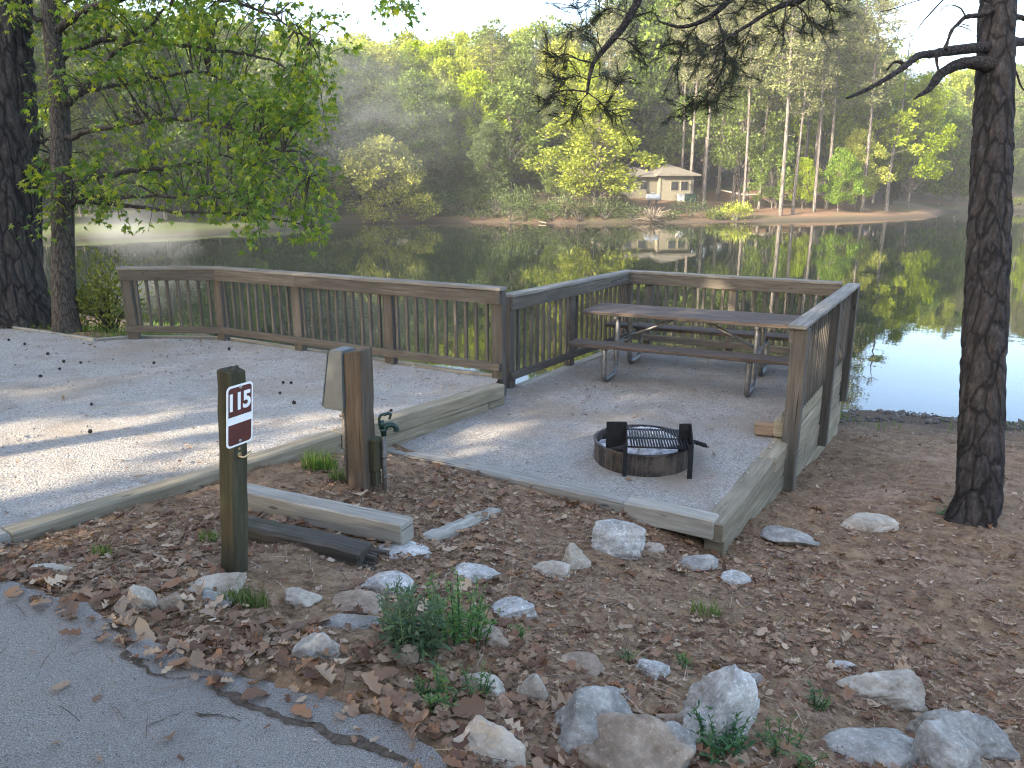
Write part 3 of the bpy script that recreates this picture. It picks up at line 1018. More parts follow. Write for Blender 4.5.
# ------------------------------------------------------------------ utility post with electric box and water tap
def utility():
    b = at(362, 488, -.46)
    base = V((b[0], b[1], -.48))
    root = empty('utility_post', base, 'thick slant-topped brown post with grey electric box and green water tap', 'utility post')
    tdir = nrm((.42, .91, 0))
    n = V((tdir[1], -tdir[0], 0))
    H = 1.06
    top = atd(358, 350, (base - CAM) @ V((0, CP, -SP)) - SP * H)
    H = np.linalg.norm(top - base)
    axis = nrm(top - base)
    mb = MB()
    beam(mb, base - V((0, 0, .25)), top, .142, .142, up=n, ch=.008, seg=12, jit=.003, top_slope=(0.0, .25))
    mb.build('post', M['big_post'], root)
    # electric box: hangs on the left face, wider at the foot
    l = -n
    c0 = base + axis * .60 + l * .071 - tdir * .015
    mb = MB()
    def ring(z, dpt, w):
        p = c0 + axis * z
        return [p + tdir * w / 2 + l * .001, p + tdir * w / 2 + l * dpt, p - tdir * w / 2 + l * dpt, p - tdir * w / 2 + l * .001]
    rings = [ring(0, .155, .15), ring(.02, .165, .155), ring(.40, .105, .145), ring(.415, .09, .14)]
    for rr in rings: mb.v.extend(rr)
    for k in range(3):
        for i in range(4):
            a, b2 = k * 4 + i, k * 4 + (i + 1) % 4
            mb.face([a, b2, b2 + 4, a + 4])
    mb.face([0, 1, 2, 3][::-1]); mb.face([12, 13, 14, 15])
    bx = mb.build('electric_box', M['box_grey'], root)
    mb = MB()                                                           # hinged cover with a lip and a seam
    def pl(z0, z1, d0, d1):
        w = .165
        q = [c0 + axis * z0 + l * d0, c0 + axis * z1 + l * d1]
        v = []
        for p, in ((q[0],), (q[1],)):
            v += [p + tdir * w / 2, p + tdir * w / 2 + l * .006, p - tdir * w / 2 + l * .006, p - tdir * w / 2]
        base_i = len(mb.v); mb.v.extend(v)
        for i in range(4):
            mb.face([base_i + i, base_i + (i + 1) % 4, base_i + 4 + (i + 1) % 4, base_i + 4 + i])
        mb.face([base_i + i for i in (3, 2, 1, 0)]); mb.face([base_i + 4 + i for i in range(4)])
    pl(.015, .405, .1665, .1065)
    mb.build('cover', M['box_grey'], bx)
    mb = MB()
    tube(mb, [c0 + l * .05, c0 + l * .045 - axis * .30, c0 + l * .03 - axis * .75], [.017, .017, .017], 10)
    mb.build('conduit', M['pipe'], root)
    # spacer block and tap on the right face
    mb = MB()
    rgt = tdir
    cb = base + axis * .0 + n * .10 + tdir * .03
    beam(mb, cb + axis * .16, cb + axis * .375, .085, .055, up=n, ch=.006)
    beam(mb, cb + axis * .375, cb + axis * .395, .10, .07, up=n, ch=.004)
    beam(mb, cb + axis * .05, cb + axis * .155, .06, .045, up=n, ch=.006)
    mb.build('spacer_block', M['moss_post'], root)
    pp = base + n * .150 + tdir * .06
    mb = MB()
    tube(mb, [pp - axis * .15, pp + axis * .42], .0165, 10)
    for z in (.10, .25):
        tube(mb, [pp + axis * z, pp + axis * (z + .018)], [.021, .021], 10)
    mb.build('water_pipe', M['pipe'], root)
    tb = pp + axis * .42
    s = nrm(n * .75 + tdir * .65)                                          # spout direction
    mb = MB()
    tube(mb, [tb - axis * 0.0072, tb + axis * 0.0216, tb + axis * 0.0252, tb + axis * 0.0432], [.02, .02, .024, .024], 12)
    tube(mb, bez([tb + axis * 0.0324, tb + axis * 0.0612 + s * 0.0216, tb + axis * 0.0648 + s * 0.0576, tb + axis * 0.0468 + s * 0.0828, tb + axis * 0.0216 + s * 0.0864], 14), [.020] * 5 + [.018] * 5 + [.020] * 4, 10)
    tube(mb, [tb + axis * 0.0252 + s * 0.0864, tb + axis * 0.0144 + s * 0.0864], [.022, .022], 10)
    tube(mb, [tb + axis * 0.0432 + s * 0.0000, tb + axis * 0.1008 - s * 0.0108], [.018, .014], 10)
    fa = mb.build('tap', M['green_iron'], root)
    mb = MB()                                                           # loop handle above the body
    hb = tb + axis * 0.0432 - s * 0.0216
    tube(mb, bez([hb, hb + axis * 0.0648 - s * 0.0072, hb + axis * 0.0972 + s * 0.0072, hb + axis * 0.1044 + s * 0.0540, hb + axis * 0.0972 + s * 0.0720, hb + axis * 0.0648 + s * 0.0612], 18), .009, 8)
    tube(mb, [hb + axis * 0.0972 + s * 0.0216, hb + axis * 0.1080 + s * 0.0648], [.011, .012], 8)
    mb.build('handle', M['green_iron'], fa)
utility()

# ------------------------------------------------------------------ step timbers
def loose(name, p0, p1, w, h, m, label, cat, jit=.006, ch=.014, split=None):
    p0, p1 = V(p0), V(p1)
    mb = MB()
    beam(mb, p0, p1, w, h, ch=ch, jit=jit, seg=14)
    if split:
        d = nrm(p1 - p0)
        for k in range(9):                                               # broken splinters at the rotten end
            q = p1 + V((RNG.uniform(-.4, .4) * w * V((d[1], 0, 0))[0], 0, 0)) + np.cross(V((0, 0, 1)), d) * RNG.uniform(-.42, .42) * w + V((0, 0, RNG.uniform(-.42, .30) * h))
            beam(mb, q - d * .06, q + d * RNG.uniform(.01, .12), .022, .026, ch=.008, jit=.006)
    o = mb.build(name, m, None, (p0 + p1) / 2)
    return tag(o, label, cat)
_r0, _r1 = at(236, 490, -.25), at(408, 541, -.33)
_r0[2] = gz(_r0[0], _r0[1]) + .085; _r1[2] = gz(_r1[0], _r1[1]) + .095
loose('step_timber', _r0, _r1, .13, .13, M['pale_timber'], 'pale squared timber laid across the step to the right of the number post', 'timber', jit=.002, ch=.008)
_r0, _r1 = at(236, 514, -.20), at(372, 553, -.27)
_r0 = _r0 + V((-.02, -.05, 0)); _r1 = _r1 + V((-.02, -.05, 0))
_r0[2] = gz(_r0[0], _r0[1]) + .01; _r1[2] = gz(_r1[0], _r1[1]) + .02
loose('rotten_timber', _r0, _r1, .14, .14, M['old_timber'], 'dark rotting timber with a splintered end in front of the pale step timber', 'timber', jit=.003, split=True)
_r0, _r1 = at(426, 541, -.46), at(498, 504, -.56)
_r0[2] = gz(_r0[0], _r0[1]) - .012; _r1[2] = gz(_r1[0], _r1[1]) - .016
loose('plank', _r0, _r1, .12, .07, M['pale_timber'], 'half buried pale plank running from the step timber towards the lower pad', 'plank')

# ------------------------------------------------------------------ picnic table
def picnic():
    zt = PZ + .765
    fl, fr = at(587, 311, zt), at(791, 325.5, zt)
    d = nrm(V((*(fr - fl)[:2], 0)))
    n = V((-d[1], d[0], 0))                                               # away from the camera
    L = 2.44
    mid = (fl + fr) / 2
    c = V((mid[0], mid[1], PZ)) + n * .37
    root = empty('picnic_table', c, 'long wooden picnic table with bent galvanized pipe legs inside the railing', 'picnic table')
    def planks(name, off, z, count, w, gap, th, m):
        mb = MB()
        tot = count * w + (count - 1) * gap
        for k in range(count):
            o = off - tot / 2 + w / 2 + k * (w + gap)
            e = RNG.uniform(-.006, .006)
            beam(mb, c + d * (-L / 2 + e) + n * o + V((0, 0, z)), c + d * (L / 2 + e) + n * o + V((0, 0, z)), w, th, ch=.006, jit=.0015)
        return mb.build(name, m, root)
    planks('tabletop', 0, .745, 5, .142, .007, .042, M['table_wood'])
    planks('bench_seat', -.68, .44, 2, .135, .006, .042, M['table_wood'])
    planks('bench_seat', .68, .44, 2, .135, .006, .042, M['table_wood'])
    r = .0295
    for sx in (-1, 1):
        e = c + d * (sx * (L / 2 - .42))
        P = lambda o, z: e + n * o + V((0, 0, z))
        for sy in (-1, 1):
            mb = MB()                                                   # one bent pipe: seat, ground, tabletop
            pts = [P(sy * .74, .415), P(sy * .74, .16), P(sy * .735, .09), P(sy * .70, .045), P(sy * .64, r), P(sy * .40, r), P(sy * .33, .05), P(sy * .29, .11), P(sy * .28, .18), P(sy * .255, .70)]
            tube(mb, bez(pts, 46), r, 12)
            mb.build('leg', M['galvanized'], root)
        mb = MB()
        beam(mb, P(-.76, .385), P(.76, .385), .045, .03, ch=.003)
        beam(mb, P(-.36, .708), P(.36, .708), .045, .03, ch=.003)
        mb.build('cross_bar', M['galvanized'], root)
        mb = MB()
        tube(mb, [P(0, .40), c + d * (sx * .12) + V((0, 0, .705))], .018, 10)
        tube(mb, [c + d * (sx * .12) + V((0, 0, .705)), c + d * (sx * .02) + V((0, 0, .708))], .018, 10)
        mb.build('brace', M['galvanized'], root)
picnic()

# ------------------------------------------------------------------ fire ring
def fire_ring():
    c = at(642, 459, PZ)
    c = V((c[0], c[1], PZ))
    root = empty('fire_ring', c, 'rusty black steel campfire ring with a raised cooking grate on the lower pad', 'fire ring')
    Rr, h, th = .40, .17, .008
    d = nrm((1, -.10, 0)); n = V((-d[1], d[0], 0))
    P = lambda a, o, z: c + d * a + n * o + V((0, 0, z))
    mb = MB()
    K = 72
    prof = [(Rr, -.05), (Rr, h - .006), (Rr + .012, h - .004), (Rr + .012, h + .006), (Rr - .012, h + .006), (Rr - th, h - .004), (Rr - th, -.05)]
    for k in range(K):
        a = 2 * math.pi * k / K
        dent = 1 + .006 * math.sin(3 * a + 1) + .004 * math.sin(7 * a)
        for (rr, z) in prof:
            mb.v.append(P(rr * math.cos(a) * dent, rr * math.sin(a) * dent, z))
    m = len(prof)
    for k in range(K):
        for i in range(m - 1):
            a, b = k * m + i, ((k + 1) % K) * m + i
            mb.face([a, b, b + 1, a + 1], smooth=False)
    mb.build('ring', M['ring_steel'], root)
    # grate
    gzz = .25
    x0, x1, y0, y1 = -.115, .325, -.40, .05
    mb = MB()
    for k in range(21):
        x = x0 + (x1 - x0) * k / 20
        tube(mb, [P(x, y0, gzz), P(x, y1, gzz)], .0068, 6)
    for y in (y0, y1, (y0 + y1) / 2):
        tube(mb, [P(x0 - .03, y, gzz - .008), P(x1 + .03, y, gzz - .008)], .0075, 6)
    gr = mb.build('grate', M['grate_steel'], root)
    # side channels that hold the grate, with cut slanting tops
    def slab(mb, pts, off, th):
        k = len(pts)
        b = len(mb.v)
        for q in (0, 1):
            for p in pts: mb.v.append(V(p) + V(off) * th * (q - .5))
        mb.face([b + i for i in range(k)][::-1]); mb.face([b + k + i for i in range(k)])
        for i in range(k):
            j = (i + 1) % k
            mb.face([b + i, b + j, b + k + j, b + k + i])
    for s, x in ((-1, x0 - .035), (1, x1 + .03)):
        mb = MB()
        yb = -.20
        slab(mb, [P(x, -.415, .0), P(x, -.385, .0), P(x, -.385, .18), P(x, yb, .18), P(x, yb, .385), P(x, yb - .03, .385), P(x, -.415, .275)], d, .007)
        # plate across the back of the channel
        slab(mb, [P(x - (.16 if s < 0 else .09), yb, .12), P(x, yb, .12), P(x, yb, .385), P(x - (.16 if s < 0 else .09), yb, .38)], n, .007)
        slab(mb, [P(x - .03 * (s < 0) - .035 * (s > 0), -.412, -.03), P(x + .004 * (s > 0), -.412, -.03), P(x + .004 * (s > 0), -.412, .272), P(x - .03 * (s < 0) - .035 * (s > 0), -.412, .272)], n, .007)
        if s < 0:
            slab(mb, [P(x - .16, yb, .14), P(x - .16, yb - .02, .14), P(x, -.40, .235), P(x, -.38, .245)], V((0, 0, 1)), .02)
        mb.build('side_bracket', M['grate_steel'], root)
    mb = MB()                                                           # coiled spring handle
    pts = []
    for k in range(70):
        t = k / 69
        a = t * 2 * math.pi * 9
        pts.append(P(x1 + .05 + t * .10, -.30 + .016 * math.cos(a), .265 - t * .03 + .016 * math.sin(a)))
    tube(mb, pts, .0045, 5)
    tube(mb, [P(x1 + .03, -.30, .265), P(x1 + .165, -.30, .225)], .006, 6)
    mb.build('spring_handle', M['grate_steel'], gr)
    # ash heap in the ring
    rs = np.random.RandomState(4)
    k = 40
    rr, aa = np.meshgrid(np.linspace(0, Rr - .015, 16), np.linspace(0, 2 * np.pi, k, endpoint=False))
    X = rr * np.cos(aa); Y = rr * np.sin(aa)
    Z = .07 + .06 * np.clip((Y + .0) / .35, -.3, 1) + .05 * vnoise(X + 5, Y + 5, 9, 3) + .03 * vnoise(X + 5, Y + 5, 22, 4)
    v = np.stack([P(0, 0, 0)[0] + X * d[0] + Y * n[0], P(0, 0, 0)[1] + X * d[1] + Y * n[1], PZ + Z], 2).reshape(-1, 3)
    i = np.arange(k * 16).reshape(k, 16)
    j = np.roll(i, -1, 0)
    f = np.stack([i[:, :-1].ravel(), i[:, 1:].ravel(), j[:, 1:].ravel(), j[:, :-1].ravel()], 1)
    o = link('ash', big_mesh('ash', v, f, True), M['ash'], None, c + V((0, 0, .05)))
    tag(o, 'pale grey ash heaped inside the fire ring', 'ash')
    # charred log end lying in the ash
    mb = MB()
    tube(mb, bez([P(-.16, .20, .15), P(.02, .24, .165), P(.20, .22, .15)], 14), [.035, .045, .045, .04, .045, .04, .045, .04, .045, .04, .045, .04, .04, .03], 9, wob=.12)
    o = mb.build('burnt_log', M['ash'], None, P(0, .22, .15))
    tag(o, 'ash covered burnt log at the back of the fire ring', 'log')
fire_ring()
#@@PART3
# ------------------------------------------------------------------ rocks
import bmesh
def rock_mesh(name, seed, sx, sy, sz, sharp=.5):
    rs = np.random.RandomState(seed)
    bm = bmesh.new()
    bmesh.ops.create_icosphere(bm, subdivisions=5, radius=1.0)
    me = bpy.data.meshes.new(name)
    bm.to_mesh(me)
    bm.free()
    n = len(me.vertices)
    co = np.empty(n * 3)
    me.vertices.foreach_get('co', co)
    u = co.reshape(-1, 3)
    u = u / np.linalg.norm(u, axis=1)[:, None]
    N = rs.normal(size=(10, 3)); N /= np.linalg.norm(N, axis=1)[:, None]
    D = rs.uniform(.52, .95, 10)
    dots = np.maximum(u @ N.T, .02)
    rr = np.minimum(D[None, :] / dots, 1.25)
    k = 14 + 42 * sharp
    r = -np.log(np.mean(np.exp(-k * np.concatenate([rr, np.full((n, 1), 1.15)], 1)), 1) * 11) / k
    off = rs.uniform(0, 50, 3)
    f = np.array([mnoise.noise(Vector(a * 2.2 + off)) * .08 + (.5 - abs(mnoise.noise(Vector(a * 3.4 + off)))) * .07 + mnoise.noise(Vector(a * 7 + off)) * .05 + mnoise.noise(Vector(a * 17 + off)) * .028 for a in u])
    p = u * (r + f)[:, None]
    p /= np.abs(p).max(0)[None, :]
    p = p * V((sx, sy, sz))
    me.vertices.foreach_set('co', p.ravel())
    me.polygons.foreach_set('use_smooth', [True] * len(me.polygons))
    me.update()
    return me

ROCKS = [  # px, py of the lower edge, width px, height px, material, sharpness, label
 (200, 597, 70, 34, 'rock_tan', .5, 'large tan boulder at the foot of the number post'),
 (143, 612, 34, 36, 'rock_tan', .9, 'upright tan slab leaning beside the large tan boulder'),
 (166, 613, 30, 25, 'rock_brown', .6, 'small brown rock between the upright slab and the large tan boulder'),
 (119, 613, 24, 22, 'rock_brown', .6, 'small brown rock at the left end of the row near the road edge'),
 (206, 606, 44, 12, 'rock_grey', .4, 'low grey stone under the front of the large tan boulder'),
 (46, 574, 44, 14, 'rock_tan', .3, 'low tan stone near the left edge between kerb and road'),
 (96, 584, 22, 10, 'rock_tan', .3, 'tiny tan stone alone among leaves near the road corner'),
 (352, 613, 52, 26, 'rock_brown', .7, 'brown grey angular rock left of the tall weed'),
 (317, 660, 50, 36, 'rock_grey', .9, 'blocky grey rock with a pale top above the road edge'),
 (300, 606, 38, 18, 'rock_tan', .5, 'tan stone behind the blocky grey rock'),
 (345, 630, 58, 18, 'rock_grey', .5, 'low grey slab right behind the blocky grey rock'),
 (384, 596, 50, 28, 'rock_white', .6, 'pale speckled rock half hidden behind the tall weed'),
 (404, 560, 66, 13, 'rock_white', .4, 'flat pale stone just below the end of the step timber'),
 (470, 582, 52, 28, 'rock_white', .6, 'pale grey rock to the right behind the tall weed'),
 (555, 580, 42, 24, 'rock_tan', .4, 'rounded tan stone in front of a pale oval one'),
 (575, 572, 30, 32, 'rock_tan', .3, 'pale oval stone leaning behind a rounded tan stone'),
 (619, 559, 50, 44, 'rock_white', .5, 'pale grey boulder near the front corner of the lower pad'),
 (656, 553, 20, 12, 'rock_tan', .3, 'small tan stone right of the pale boulder by the pad'),
 (516, 618, 46, 20, 'rock_white', .6, 'long pale grey stone in the middle of the leaf litter'),
 (488, 648, 44, 28, 'rock_brown', .5, 'dull brown stone right of the tall weed foot'),
 (406, 668, 22, 26, 'rock_brown', .4, 'small dark stone at the foot of the tall weed'),
 (484, 763, 72, 52, 'rock_tan', .3, 'large rounded pale tan stone at the road edge'),
 (586, 755, 88, 64, 'rock_grey', .5, 'large grey boulder behind the big brown one'),
 (622, 800, 118, 76, 'rock_brown', .4, 'biggest brown boulder cut by the lower picture edge'),
 (668, 770, 54, 48, 'rock_grey', .6, 'grey rock squeezed between the brown boulder and the sparkling white rock'),
 (600, 708, 44, 20, 'rock_grey', .5, 'grey stone peeping out behind the large grey boulder'),
 (722, 748, 82, 84, 'rock_white', .8, 'sparkling white angular rock standing among weeds'),
 (652, 680, 34, 24, 'rock_white', .5, 'small pale stone up the slope from the sparkling white rock'),
 (753, 688, 28, 20, 'rock_grey', .5, 'small grey stone right behind the sparkling white rock'),
 (892, 712, 72, 52, 'rock_tan', .9, 'tan wedge shaped rock on the right of the slope'),
 (886, 766, 86, 40, 'rock_grey', .6, 'long grey rock below the tan wedge shaped rock'),
 (935, 790, 60, 52, 'rock_grey', .8, 'grey angular rock in the lower right corner beside the long grey rock'),
 (980, 764, 84, 54, 'rock_grey', .9, 'sharp edged grey rock at the far right bottom'),
 (536, 704, 30, 34, 'rock_tan', .6, 'pale tan stone standing upright among brown leaves'),
 (482, 694, 42, 24, 'rock_tan', .4, 'tan stone among the low weeds above the rounded pale stone'),
 (503, 707, 16, 12, 'rock_pink', .5, 'small rusty pink stone beside the low weeds'),
 (582, 672, 50, 18, 'rock_brown', .4, 'flat brown stone in the leaves above the large grey boulder'),
 (665, 727, 34, 18, 'rock_brown', .4, 'flat brown stone left of the sparkling white rock'),
 (795, 548, 52, 17, 'rock_grey', .3, 'flat grey rock in bare soil right of the pad corner'),
 (880, 536, 58, 20, 'rock_tan', .4, 'flat tan rock between the retaining wall and the pine trunk'),
 (697, 571, 44, 16, 'rock_grey', .4, 'flat grey stone below the front corner of the pad'),
 (735, 586, 36, 12, 'rock_white', .4, 'thin pale stone below and right of the pad corner'),
 (845, 672, 30, 9, 'rock_white', .4, 'thin pale stone half buried on the right slope'),
 (622, 700, 18, 10, 'rock_tan', .4, 'pebble sized tan stone in the leaves above the large grey boulder'),
]
for i, (px, py, wp, hp, mt, sh, lab) in enumerate(ROCKS):
    g = on_ground(px, min(py, 766))
    if py > 766:
        g = on_ground(px, 766) - V((0, (py - 766) * .004, 0)); g[2] = gz(g[0], g[1])
    d = (g - CAM) @ V((0, CP, -SP))
    big = 1.14 if wp > 45 and py > 700 else 1.0
    wd, hg = big * 1.16 * wp * d / FPX, big * 1.14 * hp * d / FPX
    sx = wd / 2
    sy = max(.5 * wd * .75, .04)
    sz = max(.02, (hg - 2 * sy * .33) / .94 * .78)
    sz = max(sz, hg * .45)
    me = rock_mesh('rock', 100 + i, sx, sy, sz, sh)
    o = bpy.data.objects.new('rock', me)
    COL.objects.link(o)
    o.location = (g[0], g[1] + sy * .75, gz(g[0], g[1] + sy * .75) + sz * .10)
    o.rotation_euler = (RNG.uniform(-.12, .12), RNG.uniform(-.12, .12), RNG.uniform(-.35, .35))
    me.materials.append(M[mt])
    tag(o, lab, 'rock', 'rocks strewn over the leafy slope')
M['cut_wood'] = wood('fresh_cut_wood', (.16, .10, .06), (.30, .20, .125), (.42, .30, .20))
def brick():
    g = at(766, 437, PZ) + V((0, .05, 0))
    d = nrm((.93, -.36, 0))
    mb = MB(); beam(mb, g - d * .09 + V((0, 0, .065)), g + d * .12 + V((0, 0, .075)), .12, .11, ch=.012, jit=.005, top_slope=(.3, .5))
    tag(mb.build('wood_block', M['cut_wood'], None, g), 'short tan block of wood lying inside the first right hand railing post', 'block')
brick()

# ------------------------------------------------------------------ leaf litter, crumbs and needles
def leaf_template(rs, curl, cross, lob=1.0):
    st = np.array([0, .14, .3, .45, .6, .74, .88, 1.0])
    hw = np.array([.012, .10, .27, .13, .33, .15, .24, .0]) * rs.uniform(.8, 1.15, 8)
    hw = np.where(np.arange(8) % 2 == 1, hw * lob + (1 - lob) * .26, hw)
    v, f = [], []
    for i, (x, w) in enumerate(zip(st, hw)):
        bend = rs.uniform(-.04, .04)
        zx = curl * (x - .5) ** 2
        v += [(x - .5, -w, zx + cross * w * 2 + bend), (x - .5, 0, zx), (x - .5, w * rs.uniform(.8, 1.1), zx + cross * w * 1.8 - bend)]
    for i in range(7):
        a = i * 3
        for k in (0, 1):
            f += [(a + k, a + k + 3, a + k + 4), (a + k, a + k + 4, a + k + 1)]
    return np.array(v), np.array(f)

def sample_soil(rs, n, dens, box):
    out = []
    tot = 0
    while tot < n:
        x = rs.uniform(box[0], box[1], 20000); y = rs.uniform(box[2], box[3], 20000)
        keep = rs.uniform(size=20000) < dens(x, y)
        keep &= ~in_poly(x, y, LOW_POLY) & ~in_poly(x, y, UP_POLY)
        x, y = x[keep], y[keep]
        out.append(np.stack([x, y], 1)); tot += len(x)
    return np.concatenate(out)[:n]

def litter():
    rs = np.random.RandomState(21)
    def dens(x, y):
        d = np.hypot(x, y)
        road = in_poly(x, y, ROAD_POLY)
        dr = poly_dist(x, y, ROAD_POLY)
        k = np.clip(1.35 - d / 9.5, .10, 1) * np.clip(.72 + 1.9 * vnoise(x, y, 1.7, 6) + .8 * vnoise(x, y, .6, 8), .08, 1)
        bare = np.clip(1.1 - (x - 1.2) / 3.0 - np.maximum(y - 3.0, 0) * .10, .16, 1)
        k = k * bare
        k = np.where(~road & (dr < .45), np.maximum(k, .85), k)
        return np.where(road, np.where(dr < .10, .35, .004), k) * (y < yn(x) - .3)
    parts = []
    n = 25000
    xy = sample_soil(rs, n, dens, (-7, 10, 1.0, 11.5))
    z = ground_z(xy[:, 0], xy[:, 1])
    z = np.where(in_poly(xy[:, 0], xy[:, 1], ROAD_POLY), .016, z)
    size = rs.lognormal(math.log(.029), .45, n) * (1 + .38 * np.clip(1 - poly_dist(xy[:, 0], xy[:, 1], ROAD_POLY) / 1.2, 0, 1))
    size = np.clip(size, .014, .13)
    T = 9
    for k in range(T):
        tv, tf = leaf_template(rs, rs.uniform(-.5, .9), rs.uniform(-.1, .7), .6 if k % 3 == 0 else 1.0)
        s = slice(k, n, T)
        m = len(xy[s])
        rot = rand_rot(rs, m, .30) * size[s][:, None, None]
        pos = np.stack([xy[s][:, 0], xy[s][:, 1], z[s] + .004 + size[s] * rs.uniform(.02, .26, m)], 1)
        parts.append(scatter_arrays(tv, tf, rot, pos))
    q = np.stack([rs.uniform(-8, 4.2, 9000), rs.uniform(2.5, 10.6, 9000)], 1)
    lo_, up_ = in_poly(q[:, 0], q[:, 1], LOW_POLY), in_poly(q[:, 0], q[:, 1], UP_POLY)
    de = np.minimum(poly_dist(q[:, 0], q[:, 1], LOW_POLY), poly_dist(q[:, 0], q[:, 1], UP_POLY))
    ok = (lo_ | up_) & (de > .12) & (rs.uniform(size=9000) < np.clip(.22 - de * .35, .018, 1))
    q, lo_ = q[ok], lo_[ok]
    tv, tf = leaf_template(rs, .5, .3)
    sz_ = np.clip(rs.lognormal(math.log(.035), .4, len(q)), .015, .08)
    parts.append(scatter_arrays(tv, tf, rand_rot(rs, len(q), .3) * sz_[:, None, None], np.stack([q[:, 0], q[:, 1], np.where(lo_, PZ, upz(q[:, 0], q[:, 1])) + .016 + .1 * sz_], 1)))
    v, f = join_arrays(parts)
    o = link('leaf_litter', big_mesh('leaf_litter', v, f), M['dry_leaf'])
    tag(o, 'brown fallen oak leaves covering the slope', kind='stuff')
    # crumbs
    n = 34000
    def dens2(x, y):
        return np.clip(1.3 - np.hypot(x, y) / 11, .15, 1) * np.clip(.6 + 1.2 * vnoise(x, y, 1.1, 12), .15, 1) * np.where(in_poly(x, y, ROAD_POLY), np.clip(.5 - poly_dist(x, y, ROAD_POLY) * 1.1, .012, 1) * .5, 1) * (y < yn(x) - .2)
    xy = sample_soil(rs, n, dens2, (-7, 10, 1.0, 11.8))
    z = np.where(in_poly(xy[:, 0], xy[:, 1], ROAD_POLY), .014, ground_z(xy[:, 0], xy[:, 1]))
    tv = V([(-.5, -.3, 0), (.5, -.22, .08), (.4, .3, 0), (-.45, .25, .12)])
    tf = np.array([[0, 1, 2], [0, 2, 3]])
    sz = np.clip(rs.lognormal(math.log(.014), .5, n), .005, .045)
    asp = rs.uniform(.25, 1.0, n)
    rot = rand_rot(rs, n, .4) * sz[:, None, None]
    rot[:, :, 1] *= asp[:, None]
    a = scatter_arrays(tv, tf, rot, np.stack([xy[:, 0], xy[:, 1], z + .003 + .2 * sz], 1))
    # pine needles
    m = 17000
    xy = sample_soil(rs, m, dens2, (-6, 9, 1.0, 10))
    z = np.where(in_poly(xy[:, 0], xy[:, 1], ROAD_POLY), .012, ground_z(xy[:, 0], xy[:, 1]))
    tv = V([(-.5, -.009, 0), (0, -.010, .05), (.5, -.005, 0), (.5, .005, 0), (0, .010, .05), (-.5, .009, 0)])
    tf = np.array([[0, 1, 4], [0, 4, 5], [1, 2, 3], [1, 3, 4]])
    rot = rand_rot(rs, m, .12) * rs.uniform(.06, .15, m)[:, None, None]
    b = scatter_arrays(tv, tf, rot, np.stack([xy[:, 0], xy[:, 1], z + .008], 1))
    v, f = join_arrays([a, b])
    o = link('bark_crumbs', big_mesh('bark_crumbs', v, f), M['chips'])
    tag(o, 'bark crumbs and dry pine needles on the soil', kind='stuff')
    # loose grit and needles on the pads
    n = 9000
    xy = np.stack([rs.uniform(-9, 4.5, 60000), rs.uniform(1.5, 11, 60000)], 1)
    up, lo = in_poly(xy[:, 0], xy[:, 1], UP_POLY), in_poly(xy[:, 0], xy[:, 1], LOW_POLY)
    ok = (up | lo) & (rs.uniform(size=60000) < np.clip(.35 + 1.5 * vnoise(xy[:, 0], xy[:, 1], .8, 4), .05, 1))
    xy, lo = xy[ok][:n], lo[ok][:n]
    n = len(xy)
    z = np.where(lo, PZ, upz(xy[:, 0], xy[:, 1])) + .012
    oct_v = V([(1, 0, 0), (-1, 0, 0), (0, .8, 0), (0, -.8, 0), (0, 0, .6), (0, 0, -.6)])
    oct_f = np.array([[0, 2, 4], [2, 1, 4], [1, 3, 4], [3, 0, 4], [2, 0, 5], [1, 2, 5], [3, 1, 5], [0, 3, 5]])
    rot = rand_rot(rs, n, .6) * np.clip(rs.lognormal(math.log(.006), .5, n), .003, .018)[:, None, None]
    v, f = scatter_arrays(oct_v, oct_f, rot, np.stack([xy[:, 0], xy[:, 1], z - .006], 1))
    xy2 = np.stack([rs.uniform(-9, 4.5, 40000), rs.uniform(1.5, 11, 40000)], 1)
    up, lo2 = in_poly(xy2[:, 0], xy2[:, 1], UP_POLY), in_poly(xy2[:, 0], xy2[:, 1], LOW_POLY)
    ok = (up | lo2) & (rs.uniform(size=40000) < np.clip(.3 + 1.6 * vnoise(xy2[:, 0], xy2[:, 1], .9, 14), .03, 1))
    xy2, lo2 = xy2[ok][:6500], lo2[ok][:6500]
    z2 = np.where(lo2, PZ, upz(xy2[:, 0], xy2[:, 1])) + .017
    rot = rand_rot(rs, len(xy2), .2) * np.clip(rs.lognormal(math.log(.018), .5, len(xy2)), .006, .06)[:, None, None]
    rot[:, :, 1] *= rs.uniform(.12, .6, len(xy2))[:, None]
    v2, f2 = scatter_arrays(V([(-.5, -.3, 0), (.5, -.22, .08), (.4, .3, 0), (-.45, .25, .12)]), np.array([[0, 1, 2], [0, 2, 3]]), rot, np.stack([xy2[:, 0], xy2[:, 1], z2], 1))
    tag(link('pad_debris', big_mesh('pad_debris', v2, f2), M['chips']), 'dark bits of bark and leaf scattered over the gravel', kind='stuff')
    o = link('gravel_grit', big_mesh('gravel_grit', v, f), M['grit'])
    tag(o, 'loose grit lying on the gravel pads', kind='stuff')
M['grit'] = leaf_mat('grit_stones', [(.12, .105, .095), (.28, .27, .26), (.42, .415, .41), (.22, .18, .15)], .0, .95)
litter()

